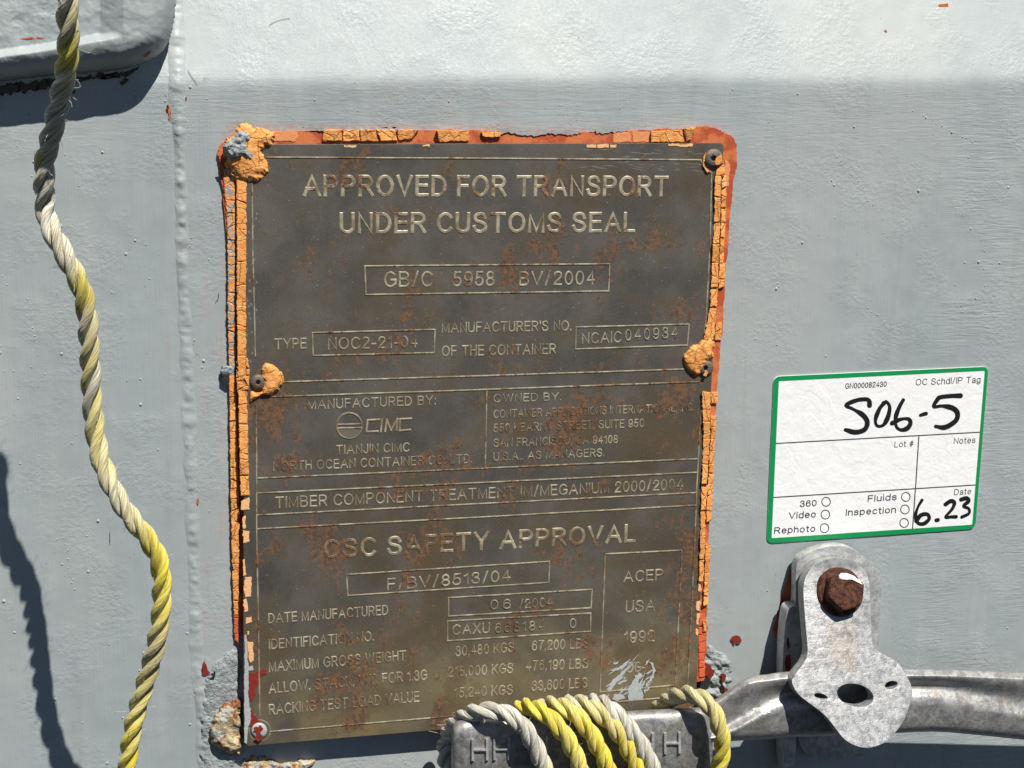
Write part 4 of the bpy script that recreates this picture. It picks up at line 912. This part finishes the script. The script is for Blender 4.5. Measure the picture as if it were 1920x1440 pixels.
hand('handwriting', [[(885, 385), (883, 355), (860, 340), (790, 348), (715, 383), (765, 410), (835, 452), (868, 500), (858, 548), (825, 570), (775, 577), (712, 560)],
    [(1003, 358), (962, 400), (932, 470), (930, 515), (952, 535), (990, 520), (1020, 460), (1030, 395), (1010, 362), (985, 368)], [(1128, 345), (1100, 395), (1075, 465), (1076, 530), (1108, 560), (1155, 550), (1180, 512), (1165, 482), (1110, 484), (1048, 512)],
    [(1252, 455), (1275, 447), (1292, 443)], [(1540, 314), (1470, 316), (1395, 325), (1372, 345), (1347, 392), (1410, 388), (1480, 402), (1517, 435), (1512, 485), (1470, 522), (1420, 543), (1362, 535)]], 29)
hand('handwriting', [[(1263, 1066), (1232, 1120), (1216, 1185), (1235, 1232), (1278, 1235), (1314, 1200), (1300, 1168), (1255, 1175), (1222, 1215)], [(1366, 1211), (1378, 1209)], [(1432, 1097), (1470, 1073), (1496, 1085), (1480, 1130), (1432, 1188), (1470, 1187), (1508, 1186)], [(1545, 1062), (1585, 1052), (1597, 1075), (1562, 1108), (1600, 1128), (1600, 1162), (1550, 1188)]], 25)

# ------------------------------------------------------------------ handle with grip
hd = thing('door_handle', 'dirty galvanised steel door handle bar with a thick embossed grip', 'handle', P(1400, 1330, 18))
def loft(name, secs, n, mat, parent, prof, sub=140, smooth=30):
    """secs: rows of (px, y_top, y_bottom, h_centre, half depth, k); prof(t, k) -> extra front relief"""
    q, s = catmull(secs, sub); vs = []
    for j in range(sub):
        px, yt, yb, hc, hd_, k = q[j]
        for i in range(n):
            th = 2*math.pi*i/n; c, s_ = math.cos(th), math.sin(th)
            e = .55; yy = math.copysign(abs(s_)**e, s_); dd = math.copysign(abs(c)**e, c)
            t = (yy+1)/2; ex = prof(t, k, px) if dd > 0 else 0
            vs.append(P(px, yt+(yb-yt)*t, hc+hd_*dd+ex*min(1, abs(dd)*1.2)))
    fs = grid_faces(n, sub, True)+[tuple(range(n)), tuple(range((sub-1)*n, sub*n))]
    ob = obj(name, vs, fs, mat, parent, True)
    bm = bmesh.new(); bm.from_mesh(ob.data); bmesh.ops.recalc_face_normals(bm, faces=bm.faces[:]); bm.to_mesh(ob.data); bm.free()
    ob.data.set_sharp_from_angle(angle=math.radians(50)); return ob
def bar_prof(t, k, px):
    hole = max(0, 1-((px-1606)/52)**4)*max(0, 1-((t-.42)/.40)**4)
    return bar_prof0(t, k, px)*(1-hole)-6.6*min(1, hole*3)
def bar_prof0(t, k, px):
    if t < .10: return 2.2*t/.10
    if t < k-.12: u = (t-.10)/(k-.22); return 2.2-3.6*u*u*(3-2*u)
    if t < k+.10: u = (t-k+.12)/.22; return -1.4+4.0*u*u*(3-2*u)
    return 2.6-1.2*(t-k-.10)/(1-k-.10)
loft('bar', [(1310, 1330, 1392, 27, 5, .86), (1345, 1308, 1391, 27, 5, .82), (1400, 1272, 1388, 28, 4, .66), (1440, 1264, 1386, 28, 4, .52), (1485, 1259, 1382, 28, 4, .44), (1600, 1256, 1379, 28, 4, .40), (1740, 1255, 1372, 28, 4, .40), (1820, 1257, 1377, 28, 4, .46), (1920, 1261, 1387, 28, 4, .58), (2100, 1268, 1402, 28, 4, .72)], 128, GALVG, hd, bar_prof, 260)
grip = loft('grip', [(846, 1372, 1460, 25, 6, 0), (850, 1358, 1482, 26, 9, 0), (862, 1350, 1492, 26, 10.5, 0), (900, 1345, 1492, 26, 11, 0), (1100, 1337, 1488, 26, 11, 0), (1290, 1327, 1478, 26, 11, 0), (1322, 1327, 1475, 26, 10.5, 0), (1332, 1334, 1465, 25, 9, 0), (1336, 1345, 1445, 24, 6, 0)], 72, GALVD, hd, lambda t, k, px: 0)
GF = 37.0
def glyph(segs): rules('embossed_letter', segs, 6.5, 1.1, hd, GALV, False, GF-.05)
for x0 in (886, 927, 1197, 1247):
    yb_ = 1425-(x0-886)*.035
    glyph([[(x0, yb_-36), (x0, yb_)], [(x0+27, yb_-37), (x0+27, yb_-1)], [(x0+2, yb_-18), (x0+25, yb_-18.5)]])
glyph([[(992, 1383), (990, 1408), (996, 1417), (1018, 1417), (1024, 1408), (1026, 1382)]])
glyph([[(1078, 1381), (1078, 1416)], [(1078, 1416), (1104, 1414)]])

# ------------------------------------------------------------------ handle retainer
rt = thing('handle_retainer', 'light galvanised handle retainer with rusty hex bolt and a dark oval hole', 'handle retainer', P(1575, 1400, 0))
def BC(x, y): return (1400+x/3.2, 990+y/3.2)
def mesh_plate(name, outline, hfun, th, mat, parent, holes=(), bev=.5, ch=2):
    """thick plate: outline in photo pixels of its front face; hfun(py) = height of the front face in mm"""
    loops = [[P(p[0], p[1], hfun(p[1])) for p in (chaikin(o, ch) if ch else o)] for o in (outline, *holes)]
    zz = np.array([p[2] for p in loops[0]]); 
    # height as a function of world z so the whole plate follows one bent profile
    pys = np.linspace(980, 1500, 80); tz = np.array([P(1575, y, hfun(y))[2] for y in pys]); th_ = np.array([hfun(y) for y in pys])
    fh = lambda z: float(np.interp(z, tz[::-1], th_[::-1]))
    bm = poly_mesh(loops, lambda p: p[1], lambda p: p[1]+th*MM, bev*MM)
    return bm_obj(name, bm, mat, parent, 35)
bk = [BC(*p) for p in ((298, 215), (330, 170), (430, 122), (540, 104), (625, 118), (690, 158), (748, 215), (796, 285), (808, 330), (803, 480), (795, 620), (788, 760), (740, 900), (740, 1330), (700, 1370), (560, 1385), (480, 1400), (400, 1390), (300, 1300), (290, 900), (292, 500), (296, 300))]
mesh_plate('backing_plate', bk, lambda y: 8.0, 5.0, GALV, rt, bev=1.2)
def hcov(y):
    return 14.0+.6*np.log1p(np.exp(np.clip((y-1062)*.112/.6, -30, 200)))
def dens(pts, d=6):
    o = []
    for i in range(len(pts)):
        a, b = np.array(pts[i], float), np.array(pts[(i+1) % len(pts)], float); k = max(1, int(np.linalg.norm(b-a)/d))
        o += [tuple(a+(b-a)*t/k) for t in range(k)]
    return o
co = [BC(*p) for p in ((342, 430), (340, 340), (365, 265), (420, 210), (490, 184), (560, 178), (640, 194), (705, 245), (735, 310), (742, 450), (748, 600), (752, 700), (790, 745), (905, 800), (938, 850), (1002, 965), (978, 1060), (952, 1140), (900, 1220), (830, 1290), (740, 1322), (660, 1312), (585, 1270), (540, 1210), (470, 1118), (375, 1050), (310, 1000), (268, 930), (282, 888), (372, 778), (360, 650))]
def ell(c, a, b, rot, n=28):
    x0, y0 = BC(*c); a /= 3.2; b /= 3.2
    return [(x0+a*math.cos(t)*math.cos(rot)-b*math.sin(t)*math.sin(rot), y0+a*math.cos(t)*math.sin(rot)+b*math.sin(t)*math.cos(rot)) for t in np.linspace(0, 2*math.pi, n, endpoint=False)]
def cover():
    """bent cover plate with three holes, gridded so that it can follow the bend"""
    out = [tuple(p) for p in chaikin(co, 2)]; holes = [ell((652, 1003), 112, 68, .22), ell((446, 1010), 42, 17, .25), ell((868, 942), 40, 24, -.25)]
    bm = bmesh.new(); edges = []
    for lp in (out, *holes):
        vs = [bm.verts.new((p[0], p[1], 0)) for p in dens(lp, 5)]
        edges += [bm.edges.new((vs[i], vs[(i+1) % len(vs)])) for i in range(len(vs))]
    bmesh.ops.triangle_fill(bm, edges=edges, use_beauty=True)
    for y in range(1060, 1400, 8):   # cut along rows so that the faces can bend
        bmesh.ops.bisect_plane(bm, geom=bm.verts[:]+bm.edges[:]+bm.faces[:], plane_co=(0, y, 0), plane_no=(0, 1, 0))
    front = bm.faces[:]
    for v in bm.verts: v.co = Vector(tuple(P(v.co.x, v.co.y, hcov(v.co.y))))
    for fc in front:
        fc.normal_update()
        if fc.normal.y > 0: fc.normal_flip()
    be = [e for e in bm.edges if e.is_boundary]
    ex = bmesh.ops.extrude_edge_only(bm, edges=be)
    for g in ex['geom']:
        if isinstance(g, bmesh.types.BMVert): g.co.y += 5.6*MM; g.co.z -= 1.0*MM
    bmesh.ops.recalc_face_normals(bm, faces=bm.faces[:])
    fs = set(front)
    ee = [e for e in bm.edges if len(e.link_faces) == 2 and ((e.link_faces[0] in fs) != (e.link_faces[1] in fs))]
    bmesh.ops.bevel(bm, geom=ee, offset=1.1*MM, segments=3, profile=.5, affect='EDGES', clamp_overlap=True)
    return bm_obj('cover_plate', bm, GALVC, rt, 40)
cover()
post = [(1474, 1150), (1480, 1139), (1492, 1136), (1504, 1140), (1507, 1152), (1505, 1180), (1498, 1230), (1494, 1300), (1492, 1460), (1466, 1460), (1467, 1300), (1468, 1220)]
bm = poly_mesh([[P(p[0], p[1], 11) for p in chaikin(post, 2)]], lambda p: -11*MM, lambda p: -4*MM, 2.0*MM)
fl = bm_obj('guide_flange', bm, GALV, rt, 35)
flatpatch('dark_red_chip', [[(1474, 1232), (1480, 1226), (1481, 1238), (1484, 1250), (1478, 1258), (1472, 1256)], [(1476, 1196), (1480, 1194), (1480, 1216), (1477, 1218)]], 11.1, DRED, fl, jag=3, dens=3)
# bolt: flange washer and rough hexagonal head
bolt = None
def disc(name, c, r, h0, h1, mat, parent, n=40, rag=.04, dome=.0):
    vs = []
    for rr, hh in ((1.0, h0), (1.0, h1-.6), (.94, h1), (.5, h1+dome), (.02, h1+dome*1.2)):
        for i in range(n):
            t = 2*math.pi*i/n; k = 1+rag*math.sin(3*t+1)*.5+rag*math.sin(7*t)*.5
            vs.append(P(c[0]+r*rr*k*math.cos(t), c[1]+r*rr*k*math.sin(t), hh))
    ob = obj(name, vs, grid_faces(n, 5, True)+[tuple(range(4*n, 5*n))], mat, parent, True)
    bm = bmesh.new(); bm.from_mesh(ob.data); bmesh.ops.recalc_face_normals(bm, faces=bm.faces[:]); bm.to_mesh(ob.data); bm.free()
    ob.data.set_sharp_from_angle(angle=math.radians(35)); return ob
BT = math.radians(25); Bn = np.array([0, -math.cos(BT), math.sin(BT)]); Bv = np.array([0, math.sin(BT), math.cos(BT)]); Bu = np.array([1., 0, 0])
Bc = P(1574, 1110, hcov(1112))
def turned(name, rings, n, mat, parent, rad):
    vs = []
    for r, h in rings:
        for i in range(n):
            t = 2*math.pi*i/n; k = rad(t, h); vs.append(Bc+(Bu*math.cos(t)*r*k+Bv*math.sin(t)*r*k+Bn*h)*MM)
    ob = obj(name, vs, grid_faces(n, len(rings), True)+[tuple(range((len(rings)-1)*n, len(rings)*n))], mat, parent, True)
    bm = bmesh.new(); bm.from_mesh(ob.data); bmesh.ops.recalc_face_normals(bm, faces=bm.faces[:]); bm.to_mesh(ob.data); bm.free()
    ob.data.set_sharp_from_angle(angle=math.radians(24)); return ob
bolt = turned('bolt', [(10.9, -.5), (10.9, 1.0), (10.4, 1.8), (8.5, 2.3), (7., 2.4)], 48, RUST, rt, lambda t, h: 1+.012*math.sin(3*t+1)+.01*math.sin(8*t))
def hexr(t, h):
    a = (t-math.radians(14)) % (math.pi/3)-math.pi/6; return math.cos(math.pi/6)/math.cos(a)*(1-.035*(abs(a)/(math.pi/6))**8)+.008*math.sin(5*t+h)
turned('hex_head', [(9.3, 1.6), (9.3, 6.6), (8.9, 7.3), (8.2, 7.6), (5., 7.7), (.3, 7.6)], 96, RUST, bolt, hexr)
def smear():
    o = [(-3.4, 6.2), (-2.2, 7.6), (.2, 7.9), (3.4, 6.4), (6.6, 4.2), (8.0, 2.2), (7.2, 2.0), (5.0, 3.6), (2.0, 4.6), (-.6, 4.6), (-2.6, 4.9)]
    o = [q+np.array([random.uniform(-.25, .25), random.uniform(-.25, .25)]) for q in chaikin(o, 2)]; c = np.mean(o, 0); vs, fs = [], []; n = len(o)
    for k, h in ((1.0, 7.2), (.97, 7.85), (.8, 8.05), (.4, 8.1)):
        for q in o: p = c+(q-c)*k; vs.append(Bc+(Bu*p[0]+Bv*p[1]+Bn*h)*MM)
    vs.append(Bc+(Bu*c[0]+Bv*c[1]+Bn*8.1)*MM)
    ob = obj('white_paint_smear', vs, grid_faces(n, 4, True)+[(3*n+i, 3*n+(i+1) % n, 4*n) for i in range(n)], WHITEP, bolt, True)
    bm = bmesh.new(); bm.from_mesh(ob.data); bmesh.ops.recalc_face_normals(bm, faces=bm.faces[:]); bm.to_mesh(ob.data); bm.free()
smear()

# ------------------------------------------------------------------ ropes
def rope(name, path, R, pitch, fade, soil_shade, label, cat, n_per_mm=.9, lay=1, fuzz=30, phase=0.0, seed=1, ends=()):
    """three-strand laid rope; path = world points, R = rope radius (mm); fade / soil_shade give yellow, dirt and painted shade along the length"""
    pts = [np.array(p)*1000 for p in path]                 # to mm
    tot = sum(np.linalg.norm(pts[i+1]-pts[i]) for i in range(len(pts)-1)); n = int(tot*n_per_mm)
    q, s = catmull(pts, n)
    T = np.gradient(q, axis=0); T /= np.linalg.norm(T, axis=1)[:, None]
    U = np.zeros_like(q); u = np.cross(T[0], [0, 1, 0.01]); u /= np.linalg.norm(u)
    for i in range(n):
        u = u-T[i]*(u@T[i]); u /= np.linalg.norm(u); U[i] = u
    W_ = np.cross(T, U)
    rs = R*.468; ro = R*.54; K = 26; vs, fs, fb, fa, so_ = [], [], [], [], []
    r_ = np.random.default_rng(seed)
    for k in range(3):
        wob = 1+.12*np.array([vnoise(np.array([x*.11]), np.array([k*3.]), seed)[0] for x in s])
        for i in range(n):
            th = lay*2*math.pi*s[i]/pitch+k*2*math.pi/3+phase+.25*vnoise(np.array([s[i]*.05]), np.array([5.]), seed+2)[0]
            e = U[i]*math.cos(th)+W_[i]*math.sin(th); e2 = -U[i]*math.sin(th)+W_[i]*math.cos(th)
            cc = q[i]+e*ro
            tl = (lay*2*math.pi*ro/pitch); d = T[i]+e2*tl; d /= np.linalg.norm(d); g = np.cross(d, e); 
            for m in range(K):
                a = 2*math.pi*m/K; rad = rs*wob[i]*(1+.05*math.cos(5*a+lay*s[i]*.55+k)+.03*math.cos(9*a-lay*s[i]*.35+2*k))
                if math.cos(a) > 0: rad *= .96
                vs.append((cc+e*math.cos(a)*rad+g*math.sin(a)*rad)*MM)
                fb.append((a*3.2+(-lay)*s[i]*.50, s[i], k*7.3)); fa.append(fade(s[i]/tot, k)+.12*vnoise(np.array([s[i]*.12]), np.array([k*9.]), seed+7)[0]); so_.append(soil_shade(s[i]/tot))
        o = k*n*K
        for i in range(n-1):
            for m in range(K):
                a, b = o+i*K+m, o+i*K+(m+1) % K; fs.append((a, b, b+K, a+K))
        fs.append(tuple(o+m for m in range(K))); fs.append(tuple(o+(n-1)*K+m for m in range(K)))
    def hair(c, d0, ln, curl, rad=.075):
        o = len(vs); N = 7; p = c.copy(); d = d0/np.linalg.norm(d0); ax = r_.normal(size=3)
        for j in range(N):
            a1 = np.cross(d, [.3, .9, .2]); a1 /= np.linalg.norm(a1); a2 = np.cross(d, a1)
            for m in range(3):
                t = m*2.094; vs.append((p+(a1*math.cos(t)+a2*math.sin(t))*rad)*MM); fb.append((0., 0., 1.)); fa.append(.1); so_.append(.15)
            p = p+d*ln/N; d = d+np.cross(ax, d)*curl/N; d /= np.linalg.norm(d)
        for j in range(N-1):
            for m in range(3): fs.append((o+j*3+m, o+j*3+(m+1) % 3, o+j*3+3+(m+1) % 3, o+j*3+3+m))
    for z in range(fuzz):
        i = r_.integers(2, n-2); a = r_.uniform(0, 6.28); e = U[i]*math.cos(a)+W_[i]*math.sin(a)
        hair(q[i]+e*R*.95, e*r_.uniform(.25, .9)+T[i]*r_.uniform(-1, 1), r_.uniform(1.5, 4.5), r_.uniform(.3, 1.8))
    for (i, e, cnt) in ends:
        for z in range(cnt):
            hair(q[i]+r_.normal(size=3)*R*.4, np.array(e)+r_.normal(size=3)*.25, r_.uniform(4, 11), r_.uniform(0, .8), .09)
    ob = obj(name, vs, fs, ROPE, None, True)
    bm = bmesh.new(); bm.from_mesh(ob.data); bmesh.ops.recalc_face_normals(bm, faces=bm.faces[:]); bm.to_mesh(ob.data); bm.free()
    me = ob.data
    A = me.attributes.new('fibre', 'FLOAT_VECTOR', 'POINT'); A.data.foreach_set('vector', np.array(fb, dtype=np.float32).ravel())
    A = me.attributes.new('fade', 'FLOAT', 'POINT'); A.data.foreach_set('value', np.clip(np.array(fa, dtype=np.float32), 0, 1))
    A = me.attributes.new('soil_shade', 'FLOAT', 'POINT'); A.data.foreach_set('value', np.array(so_, dtype=np.float32))
    return tag(ob, label, cat)
hang = [(122, -160, 104), (124, -60, 101), (126, 20, 97), (128, 80, 92), (123, 130, 87), (110, 195, 80), (97, 250, 75), (86, 290, 71), (82, 335, 69), (84, 380, 65), (90, 415, 67), (106, 450, 70), (128, 492, 71), (150, 535, 71), (162, 585, 70), (167, 640, 69), (170, 700, 67), (173, 760, 66), (180, 820, 66), (192, 870, 68), (214, 920, 71), (241, 965, 73), (272, 1005, 73), (294, 1042, 72), (303, 1082, 71), (303, 1125, 70), (300, 1165, 69), (293, 1205, 68), (280, 1255, 66), (265, 1305, 65), (252, 1352, 64), (243, 1402, 63), (237, 1460, 62), (232, 1620, 60)]
ys_h = np.array([h[1] for h in hang], float)
_l = np.r_[0, np.cumsum([np.linalg.norm(P(*hang[i+1])-P(*hang[i])) for i in range(len(hang)-1)])]; _l /= _l[-1]
def hang_fade(t, k):
    y = np.interp(t, _l, ys_h)
    g = lambda c, w_: math.exp(-((y-c)/w_)**2)
    return float(np.clip(.10+.9*g(98, 34)+.25*g(20, 40)*(k == 0)+.6*g(295, 18)*(k == 1)+.95*g(550, 36)+.5*g(720, 110)*(k != 0)+.3*g(850, 60)+.95*g(1050, 66)+.5*g(1150, 50)+.45*g(1260, 70)+(.95*g(1420, 95) if k != 2 else .75*g(1430, 80))+.04, 0, 1))
def hang_soil_shade(t):
    y = np.interp(t, _l, ys_h); return float(np.clip(-.26+.24*math.exp(-((y-245)/75)**2)+.5*math.exp(-((y-560)/45)**2)+.34+.18*math.exp(-((y-720)/120)**2)+.45*math.exp(-((y-1240)/60)**2)-.2*math.exp(-((y-440)/60)**2), 0, 1))  # dirt along the rope, plus shade painted into its upper stretch
rope('rope', [P(*h) for h in hang], 3.62, 27.0, hang_fade, hang_soil_shade, 'weathered twisted rope hanging loose down the wall, white fading to yellow', 'rope', lay=1, fuzz=150, seed=5)
# the same kind of rope wound round the grip
RC = [(846, 1455, 9), (834, 1415, 11), (840, 1378, 15), (866, 1348, 26), (903, 1333, 36), (945, 1337, 41), (980, 1362, 43), (1004, 1402, 43), (1022, 1445, 43), (1030, 1500, 40), (1020, 1530, 28), (995, 1500, 12), (978, 1420, 10), (968, 1350, 15), (980, 1326, 27), (1012, 1332, 38), (1046, 1362, 43), (1072, 1402, 44), (1090, 1450, 44), (1096, 1505, 40), (1080, 1530, 28), (1050, 1500, 12), (1028, 1420, 10), (1012, 1345, 15), (1025, 1322, 27), (1062, 1328, 38), (1095, 1358, 43), (1122, 1402, 44), (1142, 1450, 44), (1150, 1505, 40), (1130, 1530, 28), (1095, 1500, 12), (1068, 1420, 10), (1052, 1342, 15), (1068, 1318, 27), (1108, 1326, 38), (1148, 1360, 43), (1176, 1402, 44), (1196, 1450, 44), (1204, 1505, 40), (1180, 1530, 28), (1140, 1500, 12), (1110, 1420, 10), (1098, 1338, 15), (1112, 1316, 27), (1142, 1326, 38), (1176, 1362, 43), (1204, 1402, 44), (1226, 1450, 44), (1236, 1505, 40), (1230, 1532, 26), (1225, 1490, 12), (1222, 1410, 9), (1226, 1345, 11), (1246, 1318, 19), (1280, 1302, 31), (1312, 1308, 40), (1338, 1334, 44), (1352, 1376, 45), (1354, 1412, 44), (1344, 1455, 43), (1335, 1520, 42)]
_r = np.r_[0, np.cumsum([np.linalg.norm(P(*RC[i+1])-P(*RC[i])) for i in range(len(RC)-1)])]; _r /= _r[-1]
def coil_fade(t, k):
    i = np.interp(t, _r, np.arange(len(RC)))
    return float(np.interp(i, [0, 7, 8.5, 10, 13, 14, 17, 18.6, 20, 23, 24.5, 26, 28, 30, 33, 34.6, 35.6, 38, 40, 43, 45, 48, 52, 54, 56, 58, 60], [.0, .0, .45, .6, .8, .95, .85, .6, .6, .6, .35, .8, 1, .9, .3, .12, .4, 1, .9, .25, .05, .02, .4, .75, .38, .5, 1.0]))
def coil_soil(t):
    i = np.interp(t, _r, np.arange(len(RC))); return float(np.interp(i, [0, 50, 53, 56, 58, 61], [.02, .02, .6, .3, .2, .1]))
rope('rope', [P(*h) for h in RC], 3.85, 27.5, coil_fade, coil_soil, 'yellow and white twisted rope wound round the embossed handle grip', 'rope', lay=1, fuzz=90, ends=((26, (-1, -.35, .25), 9),), seed=8)
